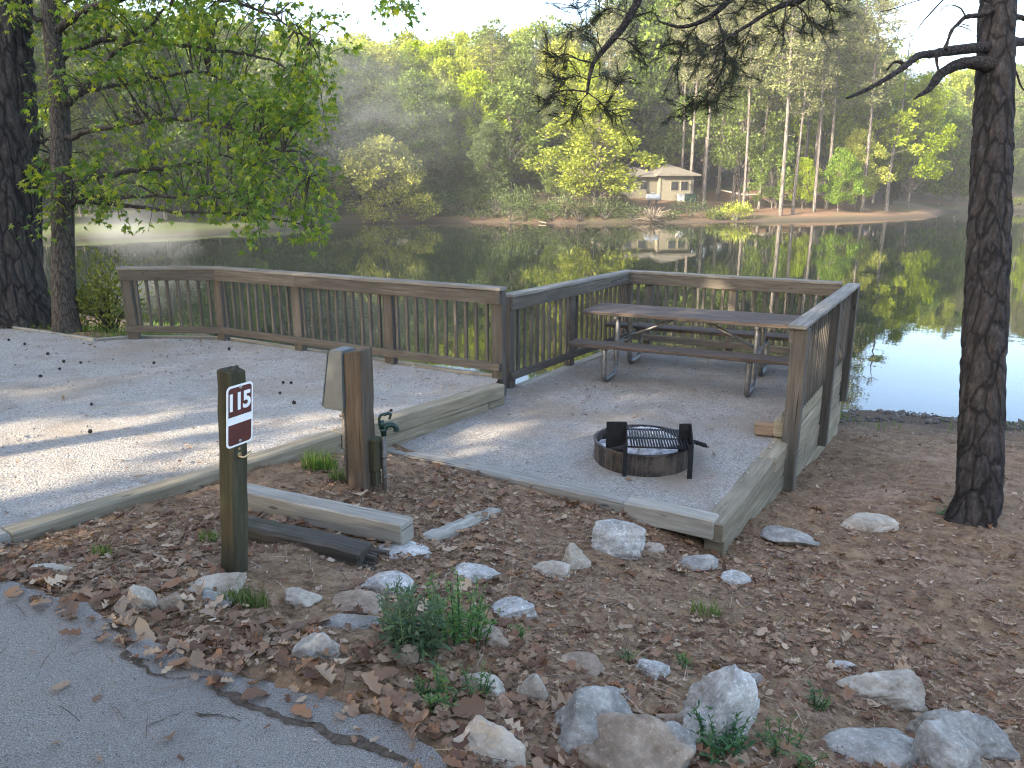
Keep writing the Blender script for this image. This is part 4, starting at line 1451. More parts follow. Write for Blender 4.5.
# seed balls on the gravel
_ball = None
for k, (px, py) in enumerate([(48, 355), (64, 363), (41, 379), (92, 408), (91, 437), (81, 364), (154, 363), (229, 347), (283, 382), (291, 382), (280, 393), (294, 403), (391, 410), (25, 345), (9, 341), (60, 371)]):
    p = at(px, py, -.36); p[2] = upz(p[0], p[1])
    if _ball is None:
        bm = bmesh.new(); bmesh.ops.create_icosphere(bm, subdivisions=3, radius=.02)
        for i, vv in enumerate(bm.verts):
            vv.co *= 1.0 + (.35 if i % 5 == 0 else -.05)
        _ball = bpy.data.meshes.new('seed_ball'); bm.to_mesh(_ball); bm.free(); _ball.materials.append(M['sweetgum'])
    o = bpy.data.objects.new('seed_ball', _ball); COL.objects.link(o)
    o.location = (p[0], p[1], p[2] + .018); o.rotation_euler = (k, k * 2, k * 3)
    o.scale = [RNG.uniform(.5, .85)] * 3
    tag(o, 'small dark spiky seed ball lying on the pale upper gravel pad', 'seed ball', 'seed balls on the gravel')

# ------------------------------------------------------------------ weeds and grass
STAR = V([(0, 0, 0), (.32, .16, .05), (.62, .12, .07), (1, 0, 0), (.62, -.12, .07), (.32, -.16, .05)])
STAR_F = np.array([[0, 1, 5], [1, 2, 4], [1, 4, 5], [2, 3, 4]])
def weed(px, py, wpx, hpx, n_stem, m, label, leaf=.045, cat='weed', group='weeds on the leafy slope', seed=0, lean=.5):
    rs = np.random.RandomState(300 + seed)
    g = on_ground(px, py)
    d = (g - CAM) @ V((0, CP, -SP))
    rad, H = wpx * d / FPX / 2, hpx * d / FPX
    g = V((g[0], g[1] + rad * .3, gz(g[0], g[1] + rad * .3)))
    root = empty('weed', g, label, cat, group)
    sb = MB()
    pos, dirs, sizes = [], [], []
    for k in range(n_stem):
        a = rs.uniform(0, 6.283); r0 = rad * .55 * math.sqrt(rs.uniform())
        b = g + V((math.cos(a) * r0, math.sin(a) * r0, 0)); b[2] = gz(b[0], b[1]) - .01
        h = H * rs.uniform(.45, 1.0) * (1 - .35 * r0 / rad)
        out = V((math.cos(a), math.sin(a), 0)) * rad * rs.uniform(.1, lean)
        pts = bez([b, b + out * .3 + V((0, 0, h * .5)), b + out + V((0, 0, h))], 7)
        tube(sb, pts, np.linspace(.0035, .0012, 7), 5, cap=False)
        nl = max(8, int(h / .0075))
        for j in range(nl):
            t = rs.uniform(.12, 1.0)
            q = pts[min(5, int(t * 6))] + (pts[min(6, int(t * 6) + 1)] - pts[min(5, int(t * 6))]) * (t * 6 % 1)
            az = j * 2.4 + rs.uniform(-.4, .4)
            # compound leaf: a side twig with leaflets
            dr = V((math.cos(az), math.sin(az), rs.uniform(.1, .7)))
            l = leaf * rs.uniform(.5, 1.15) * (1.25 - .6 * t)
            for e in range(rs.randint(1, 4)):
                pos.append(q + dr * l * .4 * e)
                dirs.append(nrm(dr + rs.normal(size=3) * .55)); sizes.append(l * rs.uniform(.6, 1))
    pos, dirs, sizes = V(pos), V(dirs), V(sizes)
    up = np.tile(V((0, 0, 1.0)), (len(pos), 1)) + rs.normal(size=pos.shape) * .35
    z = up - dirs * np.sum(up * dirs, 1)[:, None]; z /= np.linalg.norm(z, axis=1)[:, None]
    rot = np.stack([dirs, np.cross(z, dirs), z], 2) * sizes[:, None, None]
    v, f = scatter_arrays(STAR, STAR_F, rot, pos)
    sb.build('stem', M['weed_dark'], root)
    link('leaves', big_mesh('leaves', v, f), M[m], root)
weed(412, 660, 80, 108, 24, 'weed_dark', 'tall blue green leafy weed standing among the rocks', .05, seed=1)
weed(462, 648, 84, 92, 22, 'weed', 'pale yellow green weed to the right of the tall weed', .035, seed=2)
weed(440, 712, 70, 46, 12, 'weed', 'low green weed near the road edge before the tall weed', .035, seed=3)
weed(478, 700, 50, 40, 8, 'weed', 'low green weed beside the small rusty pink stone', .03, seed=4)
weed(728, 766, 80, 60, 14, 'weed_dark', 'blue green ground weed in front of the sparkling white rock', .04, seed=5)
weed(790, 764, 90, 40, 14, 'weed', 'green ground weed between the white rock and the long grey rock', .035, seed=6)
weed(635, 672, 40, 26, 7, 'weed', 'little green weed up the slope by a small pale stone', .03, seed=7)
weed(688, 672, 30, 24, 6, 'weed', 'little green weed right of the small pale stone', .03, seed=8)
weed(520, 640, 30, 20, 5, 'weed', 'small yellow green sprig right of the dull brown stone', .035, seed=9)
weed(818, 712, 36, 26, 6, 'weed', 'small green sprig left of the tan wedge shaped rock', .035, seed=10)
weed(945, 516, 16, 10, 4, 'weed_dark', 'tiny green sprig at the left foot of the pine trunk', .05, seed=11)
weed(420, 700, 30, 30, 5, 'weed', 'small green sprig at the left edge of the low road side weeds', .03, seed=12)

def grass_tuft(px, py, wpx, hpx, n, label, seed=0, z=None, group='grass tufts'):
    rs = np.random.RandomState(500 + seed)
    g = on_ground(px, py)
    d = (g - CAM) @ V((0, CP, -SP))
    rad, H = wpx * d / FPX / 2, hpx * d / FPX
    a = rs.uniform(0, 6.283, n); r = rad * np.sqrt(rs.uniform(size=n)) * .8
    x, y = g[0] + np.cos(a) * r, g[1] + np.sin(a) * r * .7 + rad * .3
    zz = ground_z(x, y) - .005
    tv = V([(-.5, 0, 0), (.5, 0, 0), (.35, .16, .55), (-.35, .16, .55), (0, .5, 1.0)])
    tf = np.array([[0, 1, 2], [0, 2, 3], [3, 2, 4]])
    az = rs.uniform(0, 6.283, n)
    h = H * rs.uniform(.4, 1.1, n)
    ca, sa = np.cos(az), np.sin(az)
    w = rs.uniform(.003, .006, n) * max(1, d / 5)
    le = rs.uniform(.2, 1.0, n) * h
    rot = np.zeros((n, 3, 3))
    rot[:, 0, 0] = ca * w; rot[:, 1, 0] = sa * w
    rot[:, 0, 1] = -sa * le; rot[:, 1, 1] = ca * le
    rot[:, 2, 2] = h
    v, f = scatter_arrays(tv, tf, rot, np.stack([x, y, zz], 1))
    o = link('grass_tuft', big_mesh('grass_tuft', v, f), M['grass'], None, g)
    tag(o, label, 'grass', group)
grass_tuft(242, 608, 58, 22, 330, 'green grass tuft right of the large tan boulder', 1)
grass_tuft(318, 470, 46, 22, 300, 'grass tuft against the kerb left of the thick post', 2)
grass_tuft(338, 482, 24, 18, 160, 'smaller grass tuft close to the foot of the thick post', 3)
grass_tuft(208, 542, 26, 12, 120, 'short grass tuft left of the number post', 4)
grass_tuft(100, 558, 24, 14, 110, 'thin grass tuft between the kerb and the road corner', 5)
grass_tuft(708, 616, 40, 16, 150, 'thin grass tuft on the slope below the pad corner', 6)
def bank_grass():
    rs = np.random.RandomState(61)
    n = 9000
    xy = []
    x = rs.uniform(-9, 7.5, 90000); y = rs.uniform(9, 19, 90000)
    du = poly_dist(x, y, UP_POLY)
    t = y - yn(x)
    near_fence = (x < -.5) & ~in_poly(x, y, UP_POLY) & (t < .1) & (y > 9.2)
    right = (x > 4.7) & (t < -.2) & (t > -1.8)
    p = np.where(near_fence, np.clip(.55 + 1.4 * vnoise(x, y, 1.1, 5), 0, 1) * np.where(x < -5.6, .35, 1), np.where(right, np.clip(.02 + .5 * vnoise(x, y, 1.5, 6), 0, .2), 0))
    ok = rs.uniform(size=90000) < p
    x, y = x[ok][:n], y[ok][:n]
    n = len(x)
    z = ground_z(x, y) - .005
    tv = V([(-.5, 0, 0), (.5, 0, 0), (.35, .16, .55), (-.35, .16, .55), (0, .5, 1.0)])
    tf = np.array([[0, 1, 2], [0, 2, 3], [3, 2, 4]])
    az = rs.uniform(0, 6.283, n); h = rs.uniform(.06, .17, n); ca, sa = np.cos(az), np.sin(az)
    w = rs.uniform(.006, .012, n); le = rs.uniform(.2, .9, n) * h
    rot = np.zeros((n, 3, 3))
    rot[:, 0, 0] = ca * w; rot[:, 1, 0] = sa * w
    rot[:, 0, 1] = -sa * le; rot[:, 1, 1] = ca * le
    rot[:, 2, 2] = h
    v, f = scatter_arrays(tv, tf, rot, np.stack([x, y, z], 1))
    o = link('bank_grass', big_mesh('bank_grass', v, f), M['grass'])
    tag(o, 'green grass on the near bank of the pond', kind='stuff')
bank_grass()
def mud_rim():
    rs = np.random.RandomState(91)
    x = rs.uniform(4.6, 12, 30000); y = rs.uniform(8.5, 12.2, 30000)
    t = y - yn(x)
    ok = (t > -.95) & (t < .15) & (rs.uniform(size=30000) < np.clip(.25 + 1.2 * vnoise(x, y, 2.2, 7), .02, .5))
    x, y = x[ok][:1700], y[ok][:1700]
    n = len(x)
    z = ground_z(x, y)
    tv = V([(1, 0, 0), (-1, 0, 0), (0, .8, 0), (0, -.8, 0), (0, 0, .6), (0, 0, -.6)])
    tf = np.array([[0, 2, 4], [2, 1, 4], [1, 3, 4], [3, 0, 4], [2, 0, 5], [1, 2, 5], [3, 1, 5], [0, 3, 5]])
    rot = rand_rot(rs, n, .5) * np.clip(rs.lognormal(math.log(.028), .55, n), .01, .10)[:, None, None]
    v, f = scatter_arrays(tv, tf, rot, np.stack([x, y, z + .004], 1))
    tag(link('muddy_gravel', big_mesh('muddy_gravel', v, f), M['mud']), 'dark muddy stones along the near waterline', kind='stuff')
M['mud'] = leaf_mat('wet_mud_stones', [(.02, .018, .016), (.05, .044, .038), (.10, .09, .078)], 0, .7)
mud_rim()
#@@PART4
# ------------------------------------------------------------------ near trees
def trunk_mesh(name, cen, rad, sides=64, plates=.05, sc=(9, 9, 2.4), seed=0, flare=.0, z_step=.03):
    """bark trunk along a polyline of centres; plates stand out, furrows cut in"""
    cen = [V(c) for c in cen]
    L = np.linalg.norm(cen[-1] - cen[0])
    n = max(8, int(L / z_step))
    C = bez(cen, n)
    rr = np.interp(np.linspace(0, 1, n), np.linspace(0, 1, len(rad)), rad)
    vs = []
    for i in range(n):
        for k in range(sides):
            a = 2 * math.pi * k / sides
            dx, dy = math.cos(a), math.sin(a)
            h = max(0.0, 1 - (i / n) * L / .55)
            r = rr[i] * (1 + flare * h * h * (1 + .35 * math.sin(a * 5 + seed)))
            p = Vector((dx * rr[i] * sc[0] + seed, dy * rr[i] * sc[1], C[i][2] * sc[2]))
            p = p + mnoise.noise_vector(p * .9) * .45
            dd, _ = mnoise.voronoi(p)
            e = dd[1] - dd[0]
            f = min(1.0, e / .28)
            r += plates * rr[i] * (f - .75) + rr[i] * .035 * mnoise.noise(p * 3.1) + rr[i] * .04 * mnoise.noise(Vector((dx * 1.5, dy * 1.5, C[i][2] * .8 + seed)))
            vs.append(C[i] + V((dx, dy, 0)) * r)
    i = np.arange(n * sides).reshape(n, sides)
    j = np.roll(i, -1, 1)
    f = np.stack([i[:-1].ravel(), j[:-1].ravel(), j[1:].ravel(), i[1:].ravel()], 1)
    return big_mesh(name, V(vs), f, True)

def needle_tufts(rs, tips, dirs, per=70, ln=(.05, .105), w=.0021):
    tv = V([(0, -.5, 0), (.55, -.4, .02), (1, 0, 0), (.55, .4, .02), (0, .5, 0)])
    tf = np.array([[0, 1, 4], [1, 3, 4], [1, 2, 3]])
    tips, dirs = V(tips), V(dirs)
    m = len(tips)
    P = np.repeat(tips, per, 0) - np.repeat(dirs, per, 0) * rs.uniform(0, .14, m * per)[:, None]
    D = np.repeat(dirs, per, 0) * 1.0 + rs.normal(size=(m * per, 3)) * .55
    D[:, 2] -= .10
    rot = dir_rot(D, rs)
    l = rs.uniform(ln[0], ln[1], m * per)
    rot[:, :, 0] *= l[:, None]; rot[:, :, 1] *= w; rot[:, :, 2] *= l[:, None]
    return scatter_arrays(tv, tf, rot, P)

def right_pine():
    rs = np.random.RandomState(8)
    d = 5.45
    b = on_ground(978, 528)
    d = (b - CAM) @ V((0, CP, -SP))
    root = empty('pine_tree', b, 'dark pine trunk with plated bark and dead branches at the right of the lower pad', 'tree')
    k = lambda px, py, dd=0: atd(px, py, d + dd)
    lowc = k(978, 528); lowc = V((b[0], b[1] + .15, b[2] - .12))
    c1, c2, c3 = k(982, 400, .22), k(990, 200, .30), k(997, 20, .40)
    dr = nrm(c3 - c2)
    cen = [lowc, k(979, 490, .18), c1, k(986, 300, .26), c2, c3, c3 + dr * 1.5, c3 + dr * 4, c3 + dr * 9]
    s = d / FPX
    link('trunk', trunk_mesh('trunk', cen, [24 * s, 21.5 * s, 21 * s, 21 * s, 20 * s, 18 * s, 17 * s, 15 * s, 8 * s], 72, .10, (11, 11, 4.2), 3, .22, .028), M['bark_pine'], root)
    def branch(name, pix, r0, r1, m, dd0=.25, dd1=-.2, sides=8, wob=.1):
        pts = [k(px, py, dd0 + (dd1 - dd0) * i / (len(pix) - 1)) for i, (px, py) in enumerate(pix)]
        n = len(pix) * 6
        P = bez(pts, n)
        rad = np.linspace(r0, r1, n) * np.array([1 + rs.uniform(-wob, wob) for _ in range(n)])
        mb = MB(); tube(mb, P, rad, sides)
        return mb, P
    def dead(pix, r0, r1, subs=(), dd0=.3, dd1=-.1):
        mb, P = branch('dead_branch', pix, r0, r1, None, dd0, dd1)
        for sp, a, c in subs:
            f = dd0 + (dd1 - dd0) * .5
            Q = bez([k(x, y, f) for x, y in sp], len(sp) * 5)
            tube(mb, Q, np.linspace(a, c, len(Q)), 6, wob=.1)
        mb.build('dead_branch', M['dead_wood'], root)
    dead([(992, 47), (975, 48), (949, 51), (932, 54), (918, 56), (904, 67), (884, 80), (864, 91), (847, 98)], .046, .010, [([(906, 66), (900, 62), (893, 63), (887, 70)], .017, .008), ([(946, 50), (948, 40), (954, 28)], .014, .008), ([(936, 52), (937, 64), (939, 72)], .014, .007)], .35, -.5)
    dead([(992, 66), (978, 63), (960, 64), (942, 73), (933, 84), (928, 90), (920, 95), (914, 99)], .062, .006, [([(934, 82), (929, 88), (931, 92)], .012, .006)], .3, .0)
    dead([(992, 10), (980, 15), (966, 17), (958, 24), (951, 31), (948, 40), (944, 47)], .024, .006, [([(966, 17), (960, 8), (949, 5), (940, 11), (933, 21)], .008, .002), ([(951, 30), (958, 26), (970, 30), (978, 38)], .007, .002), ([(962, 24), (972, 26), (979, 22)], .005, .002)], .3, .1)
    dead([(990, 2), (970, -6), (950, -4), (942, 1), (928, 16), (921, 24), (917, 31)], .012, .003, [([(950, -4), (930, -2), (913, 2), (896, 8), (880, 12)], .006, .003)], .3, -.2)
    dead([(1000, 22), (1018, 17), (1030, 22), (1050, 30)], .03, .012, (), .3, .5)
    dead([(1005, 40), (1020, 42), (1045, 38)], .05, .02, (), .3, .7)
    dead([(1008, 60), (1016, 72), (1021, 86), (1030, 96)], .010, .005, (), .35, .3)
    # living boughs: leave the trunk above the picture and hang down into it
    def bough(pix, r0, r1, subs, dd0, dd1, extra=5):
        mb, P = branch('bough', pix, r0, r1, None, dd0, dd1, 7, .06)
        tips, dirs = [], []
        for sp, a, f in subs:
            dd = dd0 + (dd1 - dd0) * f
            Q = bez([k(x, y, dd + .02 * i) for i, (x, y) in enumerate(sp)], len(sp) * 5)
            tube(mb, Q, np.linspace(a, .0025, len(Q)), 5, wob=.1)
            for i in range(4, len(Q), 3):
                dr = nrm(Q[i] - Q[i - 2])
                for e in range(2):
                    o = nrm(dr + rs.normal(size=3) * .8)
                    l = rs.uniform(.06, .24)
                    tw = [Q[i], Q[i] + o * l * .5 + rs.normal(size=3) * .012, Q[i] + o * l + V((0, 0, -.02))]
                    tube(mb, tw, [.0035, .003, .002], 4, cap=False)
                    if rs.uniform() < .85:
                        tips.append(tw[-1]); dirs.append(nrm(tw[-1] - tw[1] + V((0, 0, .03))))
            tips.append(Q[-1]); dirs.append(nrm(Q[-1] - Q[-3]))
        bo = mb.build('bough', M['dead_wood'], root)
        v, f = needle_tufts(rs, tips, dirs)
        link('needles', big_mesh('needles', v, f), M['needle_near'], bo)
    bough([(996, -420), (900, -330), (770, -190), (690, -90), (645, -20), (637, 2), (625, 24), (612, 40), (600, 54), (593, 64), (589, 80), (587, 94)], .055, .011,
          [([(593, 63), (580, 60), (566, 54), (555, 57), (545, 52)], .008, .9), ([(588, 92), (570, 90), (556, 92), (546, 99), (538, 96)], .007, 1), ([(588, 93), (600, 102), (609, 111), (620, 116)], .005, 1), ([(587, 94), (578, 105), (574, 116)], .005, 1),
           ([(614, 38), (626, 40), (634, 46), (640, 53)], .006, .85), ([(603, 52), (596, 40), (580, 30), (568, 34)], .006, .85), ([(590, 78), (604, 76), (616, 84), (622, 80)], .005, .95), ([(640, -5), (620, -2), (600, -8), (580, 8), (570, 4)], .008, .8),
           ([(589, 80), (576, 76), (562, 80), (552, 74)], .005, .9), ([(630, 14), (612, 8), (598, 14)], .005, .85)], .3, .1)
    bough([(997, -300), (920, -210), (830, -110), (770, -40), (735, -6), (716, 12), (700, 22), (680, 27), (660, 22)], .05, .008,
          [([(716, 14), (721, 30), (724, 44), (725, 60), (718, 78), (712, 88), (704, 100), (692, 113)], .011, .8), ([(725, 58), (732, 58), (735, 68), (734, 76)], .005, .8), ([(704, 98), (698, 96), (690, 104), (682, 108)], .006, .85), ([(705, 97), (708, 102), (714, 104)], .004, .85),
           ([(700, 22), (692, 32), (684, 42), (672, 44), (660, 46)], .007, .85), ([(684, 42), (680, 56), (674, 70)], .004, .9), ([(660, 22), (652, 12), (640, 16)], .005, .95), ([(735, -6), (720, 4), (704, 6), (690, -2), (676, 6)], .008, .75), ([(712, 88), (720, 92), (726, 88)], .004, .8), ([(722, 40), (710, 46), (700, 44), (692, 54)], .005, .8)], .3, .3)
    bough([(998, -240), (950, -170), (890, -90), (840, -30), (800, 0), (786, 4), (768, 12), (750, 24), (727, 38), (712, 50)], .045, .006,
          [([(795, 4), (804, 12), (810, 20), (818, 24), (826, 22)], .008, .7), ([(786, 6), (784, 20), (780, 30), (776, 26)], .006, .75), ([(770, 12), (762, 4), (748, 2), (738, 12)], .006, .8), ([(752, 22), (748, 34), (740, 44), (736, 40)], .005, .85), ([(800, 0), (816, -4), (826, 4), (834, 12)], .008, .7),
           ([(712, 50), (704, 56), (700, 50)], .004, 1), ([(830, -22), (816, -10), (796, -10), (780, -2)], .007, .65), ([(727, 38), (722, 48), (728, 54)], .004, .95)], .3, -.1)
right_pine()

def left_pine():
    b = on_ground(8, 322)
    b = V((-7.35, 11.25, gz(-7.35, 11.25)))
    root = empty('pine_tree', b, 'thick dark rough barked pine trunk at the left edge behind the gravel pad', 'tree')
    d = (b - CAM) @ V((0, CP, -SP))
    s = d / FPX
    c = [V((b[0], b[1], b[2] - .2)), atd(4, 290, d), atd(2, 200, d), atd(0, 100, d), atd(-2, 0, d)]
    dr = nrm(c[-1] - c[-2])
    c += [c[-1] + dr * 3, c[-1] + dr * 8, c[-1] + dr * 14]
    link('trunk', trunk_mesh('trunk', c, [43 * s, 37 * s, 34 * s, 31 * s, 29 * s, 27 * s, 22 * s, 14 * s], 84, .09, (5.5, 5.5, 1.5), 9, .18, .05), M['bark_left'], root)
left_pine()

LEAF5 = []
def _star_leaf():
    # five pointed hardwood leaf: stalk at the origin, middle lobe along +X
    ang = [180, 128, 100, 72, 50, 36, 18, 0, -18, -36, -50, -72, -100, -128]
    rad = [.12, .42, .52, .34, .78, .34, .42, 1.0, .42, .34, .78, .34, .52, .42]
    c = V((.32, 0, 0))
    v = [c]
    for a, r in zip(ang, rad):
        x, y = .32 + r * .66 * math.cos(R(a)), r * .66 * math.sin(R(a))
        v.append(V((x, y, -.22 * abs(y) - .12 * x * x)))
    n = len(ang)
    f = [(0, 1 + (i + 1) % n, 1 + i) for i in range(n)]
    return V(v), np.array(f)

def hardwood():
    rs = np.random.RandomState(33)
    b = V((-6.25, 10.75, 0)); b[2] = gz(b[0], b[1])
    d0 = (b - CAM) @ V((0, CP, -SP))
    b = atd(66, 332, d0); b[2] = gz(b[0], b[1])
    root = empty('hardwood_tree', b, 'slender hardwood with star shaped green leaves overhanging the left of the pond', 'tree')
    s = d0 / FPX
    k = lambda px, py, dd=0: atd(px, py, d0 + dd)
    c = [V((b[0], b[1], b[2] - .15)), k(64, 290), k(63, 230), k(61, 150), k(59, 100), k(53, 40), k(50, 0), k(46, -80), k(50, -200), k(48, -340)]
    link('trunk', trunk_mesh('trunk', c, [13.5 * s, 11 * s, 10.5 * s, 9.5 * s, 9 * s, 8.5 * s, 8.5 * s, 7.5 * s, 5 * s, 2 * s], 40, .03, (26, 26, 4), 5, .35, .035), M['bark_hard'], root)
    limbs = [
        ([(66, 208), (84, 198), (110, 197), (160, 196), (205, 196), (250, 202)], .045, (0, -.9)),
        ([(68, 184), (95, 177), (130, 172), (165, 168), (196, 162), (220, 155), (250, 168)], .05, (0, .8)),
        ([(64, 105), (80, 92), (100, 70), (120, 48), (140, 34), (165, 10), (190, -20)], .055, (0, -.5)),
        ([(64, 98), (90, 90), (130, 84), (170, 75), (205, 72), (235, 88), (270, 110)], .045, (0, 1.3)),
        ([(54, 35), (80, 12), (110, 2), (150, -8), (200, -6), (260, 10), (310, 40)], .06, (0, -1.2)),
        ([(52, 28), (40, 20), (24, 12), (0, -10)], .05, (0, -.3)),
        ([(50, -10), (100, -60), (170, -90), (250, -80), (330, -40), (390, 0)], .06, (0, -.7)),
        ([(50, -60), (110, -130), (200, -180), (300, -170), (400, -120)], .06, (0, .9)),
        ([(56, 60), (100, 40), (160, 42), (210, 50), (270, 60), (320, 90)], .05, (0, .4)),
        ([(62, 140), (100, 128), (150, 120), (200, 122), (260, 140), (310, 175)], .045, (0, -1.5)),
        ([(62, 170), (52, 160), (42, 140), (36, 150)], .025, (0, .8)),
        ([(66, 200), (120, 205), (180, 212), (240, 214), (290, 222), (325, 232)], .035, (.1, .3)),
        ([(50, -120), (20, -180), (-60, -220), (-140, -200)], .05, (0, .6)),
    ]
    LP = []
    mbs = []
    for pix, r, (a0, a1) in limbs:
        pts = [k(x, y, a0 + (a1 - a0) * i / (len(pix) - 1)) for i, (x, y) in enumerate(pix)]
        n = len(pix) * 6
        P = bez(pts, n)
        P = [p + rs.normal(size=3) * .012 for p in P]
        mb = MB()
        tube(mb, P, np.linspace(r, .008, n), 7)
        mbs.append(mb)
        LP.append(np.array(P))
    allp = np.concatenate(LP)
    owner = np.concatenate([np.full(len(p), i) for i, p in enumerate(LP)])
    frac = np.concatenate([np.linspace(0, 1, len(p)) for p in LP])
    okp = frac > .18
    # leaf clusters: fill the crown, thinner in the lower left where the pond shows
    crown = [(70, -330), (480, -330), (440, -60), (414, 6), (388, 18), (345, 44), (330, 62), (322, 95), (332, 135), (336, 170), (334, 215), (322, 238), (300, 236), (268, 238), (225, 222), (170, 214), (110, 226), (84, 205), (70, 120)]
    cl = []
    while len(cl) < 1000:
        x, y = rs.uniform(60, 480), rs.uniform(-330, 245)
        if not in_poly(np.array([x]), np.array([y]), crown)[0]: continue
        dens = 1.0
        if y > 85 and x < 205: dens = .26
        if y > 85 and 205 <= x < 240: dens = .55
        if y < 85 and x < 190: dens = .62
        if y > 222: dens *= .7
        if y < -20: dens *= .42
        if vnoise(np.array([x]), np.array([y]), .024, 4)[0] < -.09: dens *= .14
        if rs.uniform() > dens: continue
        cl.append(k(x + rs.normal() * 10, y + rs.normal() * 9, rs.uniform(-1.7, 1.9)))
    for x, y in [(40, 183), (48, 178), (75, 190), (60, 182), (90, 186), (100, 212), (118, 220), (52, 192), (34, 176), (84, 176), (20, 10), (35, 30), (70, 40), (90, 30), (30, -10), (60, 60), (12, 24), (48, 70), (36, 120), (44, 105), (40, 220), (44, 232)]:
        for _ in range(2):
            cl.append(k(x + rs.uniform(-6, 6), y + rs.uniform(-6, 6), rs.uniform(-.7, .9)))
    tips, out = [], []
    pos, dirs, siz = [], [], []
    for q in cl:
        dd = np.linalg.norm(allp - q, axis=1) + np.where(okp, 0, 50)
        i = int(np.argmin(dd))
        a = allp[i]
        mid = (a + q) / 2 + V((0, 0, .10 + .08 * dd[i])) + rs.normal(size=3) * .04
        P = bez([a, mid, q], 7)
        if dd[i] < 3.2:
            tube(mbs[owner[i]], P, np.linspace(.011, .003, 7), 5, cap=False)
        e = nrm(q - mid + V((0, 0, -.15)))
        m = rs.randint(12, 22)
        for j in range(m):
            t = rs.uniform(-.42, .14)
            o = nrm(rs.normal(size=3) * V((1, 1, .45)))
            p = q + e * t + o * abs(rs.normal(0, .13))
            dv = nrm(o * 1.0 + e * .5 + V((0, 0, -.45)))
            pos.append(p); dirs.append(dv); siz.append(rs.uniform(.075, .165))
    for mb in mbs:
        mb.build('limb', M['bark_hard'], root)
    pos, dirs, siz = V(pos), V(dirs), V(siz)
    up = np.tile(V((0, 0, 1.0)), (len(pos), 1)) + rs.normal(size=pos.shape) * .38
    z = up - dirs * np.sum(up * dirs, 1)[:, None]; z /= np.linalg.norm(z, axis=1)[:, None]
    rot = np.stack([dirs, np.cross(z, dirs), z], 2) * siz[:, None, None]
    tv, tf = _star_leaf()
    v, f = scatter_arrays(tv, tf, rot, pos)
    link('crown', big_mesh('crown', v, f), M['leaf_near'], root)
hardwood()

def leafy_bush(name, base, rx, ry, h, n_leaf, leaf, m, stem_m, label, cat, seed, lobes=14, group=None):
    rs = np.random.RandomState(seed)
    base = V(base)
    root = empty(name, base, label, cat, group)
    sb = MB()
    pos = []
    for k in range(lobes):
        a = rs.uniform(0, 6.283); r = math.sqrt(rs.uniform()) * .75
        c = base + V((math.cos(a) * r * rx, math.sin(a) * r * ry, h * rs.uniform(.25, .85) * (1 - .35 * r)))
        pts = bez([base + V((math.cos(a) * .05 * rx, math.sin(a) * .05 * ry, -.02)), (base + c) / 2 + V((0, 0, .1 * h)), c], 6)
        tube(sb, pts, np.linspace(.012 + .008 * h, .004, 6), 5)
        m_ = n_leaf // lobes
        o = rs.normal(size=(m_, 3)) * V((rx * .23, ry * .23, h * .13))
        pos.append(c + o)
    pos = np.concatenate(pos)
    pos[:, 2] = np.maximum(pos[:, 2], base[2] + .02)
    n = len(pos)
    dirs = (pos - base - V((0, 0, h * .3))); dirs /= np.linalg.norm(dirs, axis=1)[:, None]
    dirs = dirs + rs.normal(size=dirs.shape) * .6; dirs /= np.linalg.norm(dirs, axis=1)[:, None]
    up = np.tile(V((0, 0, 1.0)), (n, 1)) + rs.normal(size=pos.shape) * .5
    z = up - dirs * np.sum(up * dirs, 1)[:, None]; z /= np.linalg.norm(z, axis=1)[:, None]
    rot = np.stack([dirs, np.cross(z, dirs), z], 2) * (leaf * rs.uniform(.6, 1.2, n))[:, None, None]
    v, f = scatter_arrays(STAR, STAR_F, rot, pos)
    sb.build('stem', stem_m, root)
    link('foliage', big_mesh('foliage', v, f), m, root)
    return root
_p = at(93, 338, -.5)
leafy_bush('leafy_bush', (-5.95, 11.25, gz(-5.95, 11.25) - .02), .55, .5, 1.25, 1900, .10, M['leaf_bright'], M['bark_hard'], 'bright green leafy bush between the slender hardwood and the railing', 'bush', 41, 16)
leafy_bush('leafy_bush', (-7.0, 11.9, gz(-7.0, 11.9)), .35, .35, .8, 500, .10, M['leaf_near'], M['bark_hard'], 'small green bush showing between the two left trunks', 'bush', 42, 8)
